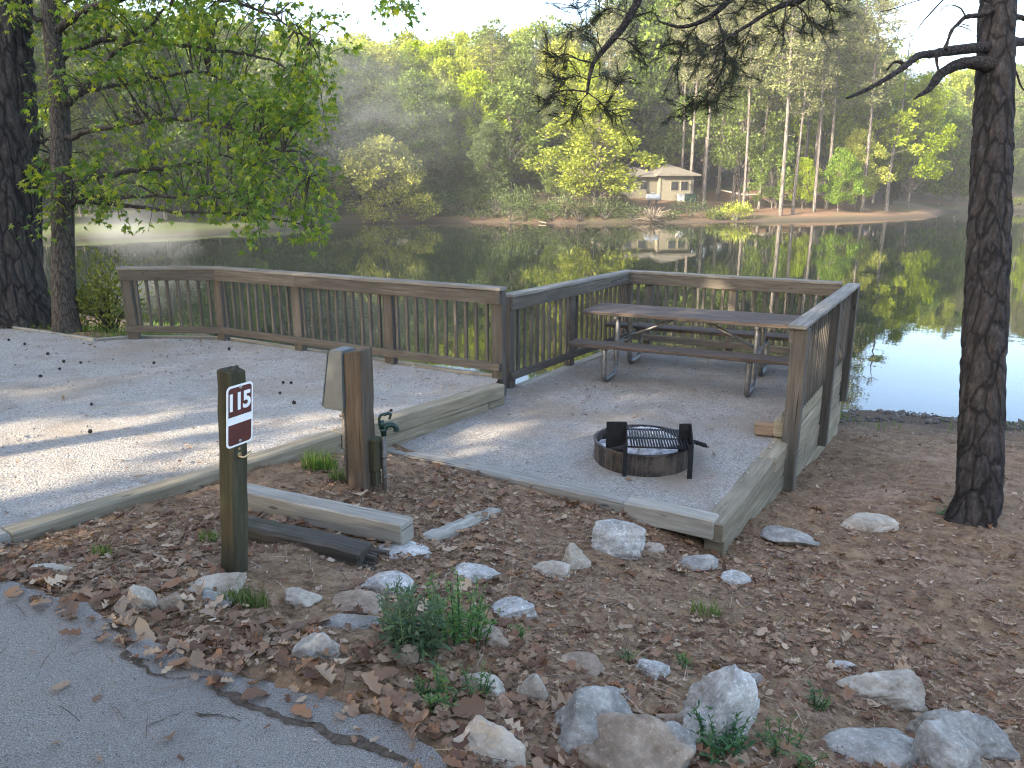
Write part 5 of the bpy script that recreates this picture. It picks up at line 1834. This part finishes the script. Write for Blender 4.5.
#@@PART5
# ------------------------------------------------------------------ far trees
QUAD = V([(0, 0, 0), (.45, .36, .06), (1, 0, 0), (.45, -.36, .06)])
QUAD_F = np.array([[0, 1, 2, 3]])
def broadleaf(name, seed, H, Rw, low, lobes, per, leaf, m, trunk_r=.16, lean=(0, 0), gap=1.0, bark_m='bark_far'):
    rs = np.random.RandomState(seed)
    lobes, per, leaf = int(lobes * 1.6), int(per * 1.25), leaf * .74
    root = empty(name, (0, 0, 0))
    mb = MB()
    top = V((lean[0], lean[1], H * .86))
    T = bez([V((0, 0, -.4)), V((rs.uniform(-.15, .15), rs.uniform(-.15, .15), H * .3)) + top * V((.2, .2, 0)), V((rs.uniform(-.4, .4), rs.uniform(-.4, .4), H * .6)) + top * V((.6, .6, 0)), top], 16)
    tube(mb, T, np.linspace(trunk_r, .03, 16), 8, wob=.05)
    P, D = [], []
    for k in range(lobes):
        u = (k + rs.uniform(0, 1)) / lobes
        zc = low + (1 - low) * u
        env = math.sin(math.pi * min(1, (.16 + .84 * u) ** .8)) ** .7
        a = k * 2.4 + rs.uniform(-.5, .5)
        r = Rw * (env * rs.uniform(.2, 1.0) + rs.uniform(-.05, .22))
        ax = T[min(15, int(zc * 15))]
        c = V((ax[0] + math.cos(a) * r, ax[1] + math.sin(a) * r, H * zc * .97))
        st = T[max(2, min(14, int(zc * 15) - 3))]
        B = bez([st, (st + c) / 2 + V((0, 0, .05 * H * rs.uniform(0, 1))), c], 6)
        tube(mb, B, np.linspace(max(.02, trunk_r * .35), .012, 6), 5, cap=False)
        sr = Rw * rs.uniform(.11, .27)
        n = int(per * rs.uniform(.5, 1.3))
        o = rs.normal(size=(n, 3)); o /= np.linalg.norm(o, axis=1)[:, None]
        rad = rs.uniform(.35, 1.08, n) ** .6
        q = c + o * rad[:, None] * V((sr, sr, sr * .62))
        # ragged sprays reaching out of each clump
        P.append(q); D.append(o + V((math.cos(a) * .5, math.sin(a) * .5, .1)))
    P, D = np.concatenate(P), np.concatenate(D)
    n = len(P)
    P = P + rs.normal(size=P.shape) * .10 * Rw * .35
    D = D / np.linalg.norm(D, axis=1)[:, None] + rs.normal(size=D.shape) * .6
    D /= np.linalg.norm(D, axis=1)[:, None]
    up = np.tile(V((0, 0, 1.0)), (n, 1)) + rs.normal(size=P.shape) * .55
    z = up - D * np.sum(up * D, 1)[:, None]; z /= np.linalg.norm(z, axis=1)[:, None]
    rot = np.stack([D, np.cross(z, D), z], 2) * (leaf * rs.uniform(.55, 1.35, n))[:, None, None]
    v, f = scatter_arrays(QUAD, QUAD_F, rot, P)
    mb.build('trunk', M[bark_m], root)
    link('crown', big_mesh('crown', v, f), M[m], root)
    return root

def pine(name, seed, H, low, Rw, nb, m='leaf_pine', tr=.22):
    rs = np.random.RandomState(seed)
    root = empty(name, (0, 0, 0))
    mb = MB()
    ln = rs.uniform(-.5, .5, 2)
    T = bez([V((0, 0, -.4)), V((ln[0] * .3, ln[1] * .3, H * .35)), V((ln[0], ln[1], H * .7)), V((ln[0] * 1.2, ln[1] * 1.2, H))], 22)
    tube(mb, T, np.linspace(tr, .04, 22), 8, wob=.04)
    P, D = [], []
    for k in range(nb):
        u = (k + rs.uniform(0, 1)) / nb
        zc = low + (1 - low) * u
        L = Rw * (math.sin(math.pi * (.12 + .86 * u)) ** .8) * rs.uniform(.45, 1.1)
        a = k * 2.4 + rs.uniform(-.6, .6)
        i = min(20, int(zc * 21)); st = T[i] + (T[i + 1] - T[i]) * (zc * 21 % 1)
        rise = rs.uniform(-.12, .35)
        e = st + V((math.cos(a) * L, math.sin(a) * L, L * rise))
        B = bez([st, (st + e) / 2 + V((0, 0, -.05 * L)), e], 6)
        tube(mb, B, np.linspace(.05, .012, 6), 5, cap=False)
        nt_ = max(3, int(L * 2.6))
        for j in range(nt_):
            t = .35 + .65 * (j + rs.uniform()) / nt_
            c = st + (e - st) * t + V((0, 0, -.05 * L * 4 * t * (1 - t))) + rs.normal(size=3) * V((.32, .32, .16))
            q = 26
            o = rs.normal(size=(q, 3)) * V((1, 1, .6)); o /= np.linalg.norm(o, axis=1)[:, None]
            P.append(np.repeat(c[None], q, 0) + o * rs.uniform(.02, .40, q)[:, None]); D.append(o + V((0, 0, .25)))
    # a few dead stubs on the bare bole
    for k in range(7):
        zc = rs.uniform(.25, low); i = int(zc * 21); a = rs.uniform(0, 6.28)
        tube(mb, [T[i], T[i] + V((math.cos(a), math.sin(a), .1)) * rs.uniform(.4, 1.3)], [.03, .01], 4)
    P, D = np.concatenate(P), np.concatenate(D)
    D /= np.linalg.norm(D, axis=1)[:, None]
    rot = dir_rot(D, rs)
    n = len(P)
    l = rs.uniform(.20, .42, n)
    rot[:, :, 0] *= l[:, None]; rot[:, :, 1] *= (l * .38)[:, None]; rot[:, :, 2] *= l[:, None]
    v, f = scatter_arrays(QUAD, QUAD_F, rot, P)
    mb.build('trunk', M['bark_far'], root)
    link('crown', big_mesh('crown', v, f), M[m], root)
    return root

PROTO = {
    'low': [(broadleaf('broadleaf_tree', 21, 9, 4.6, .06, 44, 170, .32, 'leaf_bright', .16, (1.4, -1.2)), 9)],
    'bright': [(broadleaf('broadleaf_tree', 1, 12, 4.2, .18, 46, 190, .34, 'leaf_bright'), 12), (broadleaf('broadleaf_tree', 2, 15, 4.0, .25, 54, 190, .34, 'leaf_bright'), 15)],
    'mid': [(broadleaf('broadleaf_tree', 3, 14, 4.2, .20, 52, 190, .34, 'leaf_mid'), 14), (broadleaf('broadleaf_tree', 4, 17, 4.4, .28, 56, 190, .36, 'leaf_mid', .2), 17), (broadleaf('broadleaf_tree', 5, 8, 3.0, .15, 32, 180, .28, 'leaf_mid', .10), 8)],
    'dark': [(broadleaf('broadleaf_tree', 6, 15, 4.2, .12, 56, 200, .36, 'leaf_dark'), 15), (broadleaf('broadleaf_tree', 7, 9, 3.2, .08, 36, 190, .30, 'leaf_dark', .12), 9)],
    'pine': [(pine('pine_tree', 11, 24, .50, 3.4, 60), 24), (pine('pine_tree', 12, 26, .58, 3.2, 54), 26), (pine('pine_tree', 13, 22, .42, 3.6, 64), 22), (pine('pine_tree', 14, 25, .66, 3.4, 46, tr=.26), 25)],
}
_used = set()
def copy_tree(o):
    c = o.copy(); COL.objects.link(c)
    for ch in children_of[o]:
        q = ch.copy(); COL.objects.link(q); q.parent = c
    return c
children_of = {}
for lst in PROTO.values():
    for o, h in lst:
        children_of[o] = children(o)
def plant(kind, i, p, H, label, cat='tree', group=None, rz=None, wide=1.0, tilt=(0, 0)):
    o, h = PROTO[kind][i % len(PROTO[kind])]
    c = o if o not in _used else copy_tree(o)
    _used.add(o)
    p = V(p)
    c.location = p
    s = H / h
    c.scale = (s * wide, s * wide, s)
    c.rotation_euler = (tilt[0], tilt[1], RNG.uniform(0, 6.28) if rz is None else rz)
    tag(c, label, cat, group)
    return c
def shore_pt(px, t):
    """point t metres behind the far waterline in the direction of a pixel column"""
    u = (px - 512) / FPX
    y = 70.0
    for _ in range(30):
        dd = y / CP * 1.0
        x = y * u / (CP + .05)
        y = float(yf(np.array(x))) + t
    return V((x, y, gz(x, y)))
def top_h(p, py):
    """height a tree at p needs to reach picture row py"""
    d = (p - CAM) @ V((0, CP, -SP))
    v = (py - 384) / FPX
    # d along axis for a point above p: solve with its y fixed
    dd = p[1] / (CP - v * SP)
    return 1.6 - dd * (SP + v * CP) - p[2]

# trees one can point at
NAMED = [  # kind, proto, px, t, top row, label, wide
 ('low', 0, 384, .4, 138, 'low yellow green tree leaning over the water at the left end of the far shore', 1.15),
 ('bright', 0, 594, 4.0, 92, 'sunlit yellow green tree standing left of the cabin', 1.42),
 ('bright', 1, 385, 22, 42, 'tall sunlit yellow green tree on the skyline above the left far shore', 1.2),
 ('bright', 1, 350, 26, 46, 'second tall yellow green tree on the skyline, left of the tallest one', 1.1),
 ('bright', 1, 462, 20, 58, 'narrow yellow green tree below the dome shaped pine', .75),
 ('pine', 3, 492, 20, 30, 'dome topped grey green pine rising on the skyline left of centre', 1.25),
 ('bright', 1, 905, 5, 75, 'yellow green tree with wide boughs right of the leaning trunk', .95),
 ('mid', 1, 452, 14, 84, 'green broadleaf tree behind the thicket left of the pale fallen logs', 1.0),
 ('mid', 1, 870, 8, 60, 'green broadleaf tree behind the leaning trunk', .95),
]
for kd_, i, px, t, ty, lab, wd_ in NAMED:
    p = shore_pt(px, t)
    plant(kd_, i, p, top_h(p, ty), lab, wide=wd_)
# pines on the open point to the right of the cabin: every trunk
POINT = [(742, 5), (757, 9), (779, 2.2), (791, 3.0), (812, 3.5), (824, 6), (731, 12), (768, 14), (844, 12), (702, 9), (688, 18), (716, 20), (800, 15), (860, 3.2)]
for j, (px, t) in enumerate(POINT):
    p = shore_pt(px, t)
    plant('pine', 2 if j % 2 else j, p, top_h(p, RNG.uniform(-75, -10)), 'tall bare trunked pine standing on the open sunlit point right of the cabin', group='pines on the point', wide=RNG.uniform(.8, 1.0))
# small trees on the point
for j, (px, t, ty, kd_) in enumerate([(836, 3, 150, 'mid'), (853, 5, 130, 'bright'), (800, 6, 158, 'bright'), (935, 4, 110, 'mid'), (952, 3, 120, 'mid'), (770, 8, 140, 'mid')]):
    p = shore_pt(px, t)
    plant(kd_, 2 if kd_ == 'mid' else 0, p, top_h(p, ty), 'small leafy tree low among the pine trunks on the point', group='young trees on the point', wide=1.0)

SKY_PX = [(-400, -60), (-100, -40), (250, 26), (300, 40), (330, 40), (390, 38), (440, 48), (470, 38), (490, 32), (520, 38), (560, 18), (600, 6), (650, -20), (720, -35), (800, -20), (835, 2), (858, 30), (880, 74), (930, 74), (965, 66), (1000, 72), (1060, 50), (1200, 0), (1500, -40)]
def skyline(px): return -14 + float(np.interp(px, [a for a, b in SKY_PX], [b for a, b in SKY_PX]))
LABELS = {'pine': ('tall pine with a bare trunk in the woods across the pond', 'pines in the far woods'),
          'mid': ('mid green broadleaf tree in the woods across the pond', 'green trees in the far woods'),
          'bright': ('sunlit yellow green tree among the woods across the pond', 'yellow green trees in the far woods'),
          'dark': ('dark green bushy tree low in the woods across the pond', 'dark trees in the far woods')}
rt = random.Random(17)
def row(px0, px1, step, t0, t1, kinds, off, lowtop=None):
    px = px0
    while px < px1:
        q = px + rt.uniform(-.35, .35) * step
        t = rt.uniform(t0, t1)
        k = rt.choices([a for a, b in kinds(q)], [b for a, b in kinds(q)])[0]
        px += step
        p = shore_pt(q, t)
        ty = skyline(q) + rt.uniform(*off)
        if lowtop: ty = rt.uniform(*lowtop)
        if 622 < q < 705 and t < 22: continue                       # the cabin's clearing
        if 705 < q < 880 and t < 9: continue
        if 700 < q < 880 and lowtop and t < 22 and rt.random() < .5: continue
        H = top_h(p, ty)
        if H < 3: continue
        if k == 'pine' and H < 12: k = 'mid'
        wd_ = 1.0
        if H > 20 and k != 'pine': wd_ = .8
        plant(k, rt.randrange(4), p, H, *([LABELS[k][0], 'tree', LABELS[k][1]]), wide=wd_ * rt.uniform(.85, 1.15))
def kin(q):
    if q < 330: return [('pine', 3), ('mid', 4), ('dark', 2), ('bright', 1.2)]
    if q < 540: return [('pine', 1.0), ('mid', 4), ('dark', .5), ('bright', 3.4)]
    return [('pine', 6), ('mid', 2.2), ('dark', .6), ('bright', 1.3)]
row(-160, 1190, 25, 38, 48, kin, (4, 22))
row(-180, 1190, 26, 27, 36, kin, (2, 26))
row(-120, 1150, 32, 18, 26, kin, (8, 60))
row(-60, 1100, 44, 9, 16, kin, (25, 110))
kin_low = lambda q: [('dark', 3), ('mid', 2)] if q < 560 else [('dark', 2), ('mid', 2), ('bright', .6)]
row(-40, 1110, 26, 24, 44, kin_low, (0, 0), (96, 150))
row(20, 1100, 30, 6, 20, kin_low, (0, 0), (120, 175))
row(-60, 1120, 24, 44, 56, kin_low, (0, 0), (70, 140))
for q_, t_, y_ in ((446, 8, 150), (454, 10, 140), (461, 9, 152), (468, 12, 140)):
    p_ = shore_pt(q_, t_); plant('dark', 1, p_, top_h(p_, y_), LABELS['dark'][0], 'tree', LABELS['dark'][1], wide=1.1)
# the leaning slender trunk on the point
def leaning():
    a = shore_pt(884, 3); 
    root = empty('leaning_tree', a, 'slender pale trunk leaning right on the point, thin foliage at its top', 'tree')
    rs = np.random.RandomState(5)
    d = (a - CAM) @ V((0, CP, -SP))
    b = atd(910, 40, d)
    mb = MB()
    P = bez([a - V((0, 0, .3)), a + (b - a) * .25 + V((-.2, 0, 0)), a + (b - a) * .6 + V((.2, 0, 0)), b], 20)
    tube(mb, P, np.linspace(.24, .06, 20), 8, wob=.04)
    PP, D = [], []
    for k in range(16):
        i = rs.randint(8, 19); q = P[i]
        e = q + V((rs.uniform(-2, 2), rs.uniform(-1.6, 1.6), rs.uniform(-.2, .9)))
        tube(mb, bez([q, (q + e) / 2 + V((0, 0, .15)), e], 5), np.linspace(.035, .01, 5), 5, cap=False)
        n = 150
        o = rs.normal(size=(n, 3)); o /= np.linalg.norm(o, axis=1)[:, None]
        PP.append(e + o * rs.uniform(.2, 1, n)[:, None] * V((1.0, 1.0, .5))); D.append(o)
    PP, D = np.concatenate(PP), np.concatenate(D)
    rot = dir_rot(D, rs) * (.3 * rs.uniform(.6, 1.2, len(PP)))[:, None, None]
    v, f = scatter_arrays(QUAD, QUAD_F, rot, PP)
    mb.build('trunk', M['bark_far'], root)
    link('crown', big_mesh('crown', v, f), M['leaf_bright'], root)
leaning()

# shrubs along the far waterline
def far_shrub(px, t, w, h, m, label, seed, group=None, leaf=.26, n=700):
    p = shore_pt(px, t)
    leafy_bush('shrub', p, w, w * .8, h, n, leaf, M[m], M['bark_far'], label, 'shrub', seed, 12, group)
far_shrub(735, .5, 1.8, 1.7, 'leaf_bright', 'rounded sunlit yellow shrub at the waterline right of the cabin', 71, None, .24, 1500)
far_shrub(713, 1.0, 1.0, .9, 'leaf_mid', 'small green shrub left of the rounded yellow shrub', 72)
far_shrub(1016, 3, 1.6, 1.3, 'leaf_bright', 'yellow green shrub on the far shore right of the near pine trunk', 73)
rs_ = random.Random(9)
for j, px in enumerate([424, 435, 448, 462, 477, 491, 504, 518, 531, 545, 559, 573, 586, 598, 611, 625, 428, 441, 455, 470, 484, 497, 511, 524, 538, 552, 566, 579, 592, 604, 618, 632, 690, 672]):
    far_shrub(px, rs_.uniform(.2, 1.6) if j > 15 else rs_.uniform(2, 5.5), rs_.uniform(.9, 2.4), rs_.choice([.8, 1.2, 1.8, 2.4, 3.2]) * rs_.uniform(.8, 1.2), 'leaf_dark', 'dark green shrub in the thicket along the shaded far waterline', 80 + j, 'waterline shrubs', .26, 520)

def brush():
    p = shore_pt(651, .3)
    rs = np.random.RandomState(3)
    root = p
    mb = MB()
    for k in range(90):
        a = rs.uniform(0, 6.28); e = rs.uniform(.1, 1.4)
        L = rs.uniform(.8, 2.1)
        q = p + V((math.cos(a) * .5 * rs.uniform(), math.sin(a) * .4 * rs.uniform(), .05))
        d = V((math.cos(a) * math.cos(e), math.sin(a) * math.cos(e), math.sin(e)))
        P = bez([q, q + d * L * .5 + rs.normal(size=3) * .08, q + d * L + V((0, 0, -.25 * L))], 5)
        tube(mb, P, np.linspace(.035, .015, 5), 4, cap=False)
    o = mb.build('brush_pile', M['dry_twig'], None, p)
    tag(o, 'pale dry brush pile at the waterline below the white tank', 'brush pile')
brush()
def far_log(a, b, r, label):
    mb = MB(); n = 10
    pts = bez([a, (a + b) / 2 + V((0, 0, .12)), b], n)
    tube(mb, pts, np.linspace(r, r * .5, n), 7, wob=.08)
    for k in range(4):
        q = pts[2 + k * 2]; tube(mb, [q, q + V((RNG.uniform(-.4, .4), RNG.uniform(-.3, .3), RNG.uniform(-.5, .5)))], [r * .35, r * .15], 4)
    tag(mb.build('fallen_log', M['dry_twig'], None, a), label, 'log')
far_log(at(522, 218, -1.5), at(552, 211, -.9), .13, 'pale fallen log slanting down to the water left of the sunlit tree')
far_log(at(523, 220, -1.75), at(546, 223, -1.7), .10, 'pale fallen log lying low on the water left of the sunlit tree')
far_log(at(664, 217, -1.45), at(692, 221, -1.72), .10, 'thin pale log sloping into the water right of the brush pile')

# ------------------------------------------------------------------ cabin, tank, shelter
M['cabin_wall'] = simple('tan_painted_boards', (.125, .115, .08), .8, 0, 3, .12)
M['cabin_pale'] = simple('cream_painted_boards', (.165, .15, .11), .8, 0, 3, .1)
M['cabin_roof'] = simple('grey_brown_shingles', (.13, .118, .10), .9, 0, 6, .25)
M['glass'] = simple('dark_window_glass', (.02, .022, .026), .12, 0, 5, .2)
M['tank_white'] = simple('white_tank_paint', (.55, .55, .53), .4, 0, 8, .06)
M['shed_dark'] = simple('dark_stained_boards', (.07, .07, .072), .85, 0, 4, .2)
M['concrete'] = simple('grey_block', (.33, .32, .30), .9, 0, 5, .2)

def box(mb, lo, hi, ax=None, org=None):
    lo, hi = V(lo), V(hi)
    b = len(mb.v)
    for z in (lo[2], hi[2]):
        for x, y in ((lo[0], lo[1]), (hi[0], lo[1]), (hi[0], hi[1]), (lo[0], hi[1])):
            p = V((x, y, z))
            if ax is not None: p = org + ax[0] * x + ax[1] * y + V((0, 0, z))
            mb.v.append(p)
    for f in ([3, 2, 1, 0], [4, 5, 6, 7], [0, 1, 5, 4], [1, 2, 6, 5], [2, 3, 7, 6], [3, 0, 4, 7]):
        mb.face([b + i for i in f])

def cabin():
    d = 88.0
    g = atd(661, 201, d)
    z0 = gz(g[0], g[1]) - .25
    org = V((g[0], g[1], z0 - .1))
    ax = (nrm((.97, .22, 0)), nrm((-.22, .97, 0)))
    root = empty('cabin', org, 'low tan cabin with a hipped grey roof on the bank across the pond', 'cabin')
    s = d / FPX
    # main block (right, cream end) and the longer tan wing running left
    def part(name, lo, hi, m, parent=root):
        mb = MB(); box(mb, lo, hi, ax, org); return mb.build(name, m, parent)
    ztop = 3.0
    part('wall', (-.2, 0, 0), (3.9, 6, ztop), M['cabin_pale'])
    part('wall', (-4.4, .8, -.4), (-.2, 6, ztop - .1), M['cabin_wall'])
    part('base', (-.25, -.05, -.8), (3.95, 6.05, .0), M['concrete'])
    def hip(name, x0, x1, y0, y1, z, rise, m):
        mb = MB()
        P = lambda x, y, zz: org + ax[0] * x + ax[1] * y + V((0, 0, zz))
        w = (y1 - y0) / 2
        w2 = min(w, (x1 - x0) / 2 - .05)
        mb.v += [P(x0, y0, z), P(x1, y0, z), P(x1, y1, z), P(x0, y1, z), P(x0 + w2, y0 + w, z + rise), P(x1 - w2, y0 + w, z + rise)]
        mb.v += [P(x0, y0, z - .16), P(x1, y0, z - .16), P(x1, y1, z - .16), P(x0, y1, z - .16)]
        for f in ([0, 1, 5, 4], [1, 2, 5], [2, 3, 4, 5], [3, 0, 4], [6, 7, 1, 0], [7, 8, 2, 1], [8, 9, 3, 2], [9, 6, 0, 3], [9, 8, 7, 6]):
            mb.face(f)
        return mb.build(name, m, root)
    hip('roof', -.8, 4.5, -.6, 6.6, ztop + .17, 1.25, M['cabin_roof'])
    hip('roof', -5.0, .4, .2, 6.4, ztop + .04, 1.05, M['cabin_roof'])
    def window(x, z, w, h, y=0.0, n=1):
        fr = MB()
        box(fr, (x - w / 2 - .07, y - .05, z - .07), (x + w / 2 + .07, y - .005, z + h + .07), ax, org)
        f = fr.build('window', M['cabin_pale'], root)
        mb = MB(); box(mb, (x - w / 2, y - .07, z), (x + w / 2, y - .052, z + h), ax, org); mb.build('pane', M['glass'], f)
    window(1.55, 1.45, .8, .95); window(2.75, 1.45, .8, .95)
    window(-1.9, 1.55, .75, .8, .8); window(-3.6, 1.55, .75, .8, .8)
    mb = MB(); box(mb, (3.55, -.03, .15), (3.80, -.004, 2.5), ax, org); mb.build('door', M['shed_dark'], root)
    mb = MB(); box(mb, (-.3, -.06, 0), (-.12, -.004, ztop), ax, org); mb.build('corner_board', M['cabin_pale'], root)
    # white appliance and dark bin standing before the cream wall
    a = empty('white_cabinet', org + ax[0] * 2.1 - ax[1] * .9, 'small white cabinet standing against the front wall of the cabin', 'cabinet')
    mb = MB(); box(mb, (1.75, -1.1, -.1), (2.35, -.55, .95), ax, org); mb.build('body', M['tank_white'], a)
    mb = MB(); box(mb, (1.70, -1.15, .952), (2.40, -.5, 1.02), ax, org); mb.build('lid', M['tank_white'], a)
    a = empty('dark_bin', org + ax[0] * 3.2 - ax[1] * .9, 'dark green bin beside the white cabinet at the cabin', 'bin')
    mb = MB(); box(mb, (2.55, -1.2, -.1), (3.7, -.5, .95), ax, org); mb.build('body', M['leaf_bin'], a)
    mb = MB(); box(mb, (2.50, -1.25, .952), (3.75, -.45, 1.06), ax, org); mb.build('lid', M['leaf_bin'], a)
M['leaf_bin'] = simple('dark_green_plastic', (.03, .06, .045), .6, 0, 5, .1)
cabin()
def tank():
    p = on_ground(653, 203); d = 84.0
    p = atd(653, 199, 83.0); z0 = gz(p[0], p[1])
    root = empty('gas_tank', V((p[0], p[1], z0)), 'white horizontal gas tank on short legs in front of the cabin', 'tank')
    c = V((p[0], p[1], max(z0 + .75, p[2] + .15)))
    mb = MB()
    n = 12
    L, r = .80, .33
    pts, rad = [], []
    for i in range(n + 1):
        t = -1 + 2 * i / n
        pts.append(c + V((t * L, 0, 0)) * .7 + V((0, 0, 0))); rad.append(r)
    cap_l = [(c - V((.7 * L + r * .8 * math.sin(a), 0, 0)), r * math.cos(a)) for a in np.linspace(1.5, .2, 5)]
    cap_r = [(c + V((.7 * L + r * .8 * math.sin(a), 0, 0)), r * math.cos(a)) for a in np.linspace(.2, 1.5, 5)]
    allp = [a for a, b in cap_l] + pts + [a for a, b in cap_r]
    allr = [b for a, b in cap_l] + rad + [b for a, b in cap_r]
    tube(mb, allp, allr, 18)
    mb.build('shell', M['tank_white'], root)
    mb = MB(); tube(mb, [c + V((0, 0, .38)), c + V((0, 0, .56))], [.14, .14], 10); mb.build('valve_cap', M['tank_white'], root)
    for s_ in (-1, 1):
        mb = MB()
        for e in (-.28, .28):
            q = c + V((s_ * .38, e, -.3)); tube(mb, [q, V((q[0], q[1], z0 - .2))], [.05, .05], 6)
        beam(mb, c + V((s_ * .38, -.36, -.36)), c + V((s_ * .38, .36, -.36)), .1, .08)
        mb.build('leg', M['shed_dark'], root)
tank()
def shelter():
    d = 96.0
    g = atd(850, 201, d); z0 = gz(g[0], g[1])
    org = V((g[0], g[1], z0 - .1)); ax = (nrm((.98, .2, 0)), nrm((-.2, .98, 0)))
    root = empty('park_shelter', org, 'dark low building with a pale roof edge behind the trunks on the point', 'building')
    mb = MB(); box(mb, (-2.6, 1, 0), (2.6, 4.6, 2.3), ax, org); mb.build('wall', M['shed_dark'], root)
    mb = MB(); box(mb, (-3.0, .4, 2.302), (3.0, 5.0, 2.48), ax, org); mb.build('roof', M['cabin_roof'], root)
    mb = MB(); box(mb, (-3.0, .30, 2.33), (3.0, .398, 2.50), ax, org); mb.build('roof_edge', M['cabin_pale'], root)
    for x in (-2.7, 0, 2.7):
        mb = MB(); box(mb, (x - .09, .5, 0), (x + .09, .68, 2.3), ax, org); mb.build('post', M['shed_dark'], root)
shelter()
# the rail fence right of the cabin, low between the trunks
def rail_fence():
    pts = [at(a, b, -.15) for a, b in [(716, 199), (745, 200), (775, 200), (806, 201)]]
    for p in pts: p[2] = gz(p[0], p[1])
    root = empty('rail_fence', pts[0], 'low pale rail fence along the bank between the cabin and the point', 'fence')
    for p in pts:
        mb = MB(); beam(mb, p - V((0, 0, .2)), p + V((0, 0, .75)), .12, .12, up=(1, 0, 0)); mb.build('post', M['pale_timber'], root)
    for a, b in zip(pts[:-1], pts[1:]):
        mb = MB(); beam(mb, a + V((0, -.08, .62)), b + V((0, -.08, .62)), .05, .14); mb.build('rail', M['pale_timber'], root)
rail_fence()
#@@PART6
# ------------------------------------------------------------------ unseen woods added behind and left of the road to shade the site
def mesh_arrays(me):
    n = len(me.vertices)
    v = np.empty(n * 3); me.vertices.foreach_get('co', v)
    f = np.empty(len(me.loops), dtype=np.int32); me.loops.foreach_get('vertex_index', f)
    return v.reshape(-1, 3), f.reshape(-1, 4)
def shading_woods():
    rs = np.random.RandomState(12)
    s2 = V((math.sin(R(SUN_AZ)), math.cos(R(SUN_AZ)), 0)); pr = V((-s2[1], s2[0], 0))
    crowns = [next(c for c in children_of[o] if c.name.startswith('crown')).data for o, h in (PROTO['mid'][0], PROTO['mid'][1], PROTO['dark'][0])]
    hs = [14, 17, 15]
    parts, tm = [], MB()
    for al, pe, H, *more in WOODS:
        zo, wi = more if more else (0, 1.25)
        p = s2 * al + pr * pe
        z = gz(p[0], p[1])
        k = 2 if more else rs.randint(3)
        v, f = mesh_arrays(crowns[k])
        a = rs.uniform(0, 6.28); sc = H / hs[k]
        M_ = V([[math.cos(a), -math.sin(a), 0], [math.sin(a), math.cos(a), 0], [0, 0, 1]])
        parts.append(((v * V((sc * wi, sc * wi, sc))) @ M_.T + V((p[0], p[1], z + zo)), f))
        tube(tm, [V((p[0], p[1], z - .3)), V((p[0], p[1], z + H * .8))], [.22, .06], 8)
    v, f = join_arrays(parts)
    o = link('shading_woods', big_mesh('shading_woods', v, f), M['leaf_mid'])
    tag(o, 'unseen woods added behind the road to shade the site', kind='stuff')
    tag(tm.build('shading_trunks', M['bark_far'], o), kind='stuff')
# distance towards the sun, sideways offset, height; gap and raised crown let sun patches through
WOODS = [(9, -14.4, 10), (12, -12.6, 12), (9.3, -6.6, 8, 3.2, 1.95), (10, -.7, 11), (13, -.7, 13), (9, 3.5, 11), (13, 5.5, 13), (17, -14, 13), (19, -12.6, 14), (18, -.8, 14), (19, 2, 15), (18, 6, 14), (26, -13, 15), (25, .4, 16), (24, 6, 15), (14, 9, 12)]
shading_woods()

# ------------------------------------------------------------------ air
def volume(name, density, color=(.86, .90, .96), aniso=.0, noise=None):
    t = NT(name)
    i = {'Color': (*color, 1), 'Density': density, 'Anisotropy': aniso}
    if noise is not None:
        i['Density'] = noise(t)
    v = t.n('VolumePrincipled', i)
    t.t.links.new(v.outputs[0], t.out.inputs['Volume'])
    return t.m
def haze():
    mb = MB(); box(mb, (-500, -260, -6.5), (500, 680, 46))
    o = mb.build('haze', volume('hazy_air', HAZE_DENSITY), None)
    tag(o, 'thin morning haze over the pond', kind='stuff')
HAZE_DENSITY = .0004
haze()
def smoke():
    def wisp(t, dens):
        o = t.n('TexCoord').outputs['Object']
        p = t.n('VectorMath', {0: o, 1: t.n('VectorMath', {0: t.n('TexNoise', {'Vector': o, 'Scale': .35, 'Detail': 2}).outputs['Color'], 'Scale': 2.2}, operation='SCALE').outputs[0]}, operation='ADD').outputs[0]
        n = t.noise(t.n('Mapping', {'Vector': p, 'Scale': (.35, .35, .8)}).outputs[0], 1.0, 4, .55)
        g = t.n('TexCoord').outputs['Generated']
        r = t.n('VectorMath', {0: g, 1: (.5, .5, .5)}, operation='DISTANCE').outputs['Value']
        return t.math('MULTIPLY', t.math('MULTIPLY', t.val(n, .36, .75), t.val(r, .5, .1)), dens)
    m = volume('campfire_smoke', 0, (.90, .94, 1.0), 0, lambda t: wisp(t, SMOKE_DENSITY))
    m2 = volume('spread_smoke', 0, (.86, .92, 1.0), 0, lambda t: wisp(t, SPREAD_DENSITY))
    for pts, rad, lab in (([(500, 180, 64), (450, 150, 63), (390, 115, 62), (320, 90, 62), (250, 60, 64)], [3.0, 4.6, 6.0, 6.5, 5.5], 'blue grey campfire smoke hanging before the woods on the left of the far shore'), ([(190, 262, 34), (165, 240, 35), (130, 228, 36), (100, 216, 37), (80, 205, 38)], [.9, 1.5, 1.6, 1.4, .8], 'pale wisp of campfire smoke drifting low over the pond at the left'),):
        P = bez([atd(*p) for p in pts], 12)
        mb = MB(); tube(mb, P, np.interp(np.linspace(0, 1, 12), np.linspace(0, 1, len(rad)), rad), 14)
        tag(mb.build('smoke', m2 if rad[0] > 2 else m, None, P[6]), lab, kind='stuff')
SMOKE_DENSITY = .09
SPREAD_DENSITY = .018
smoke()
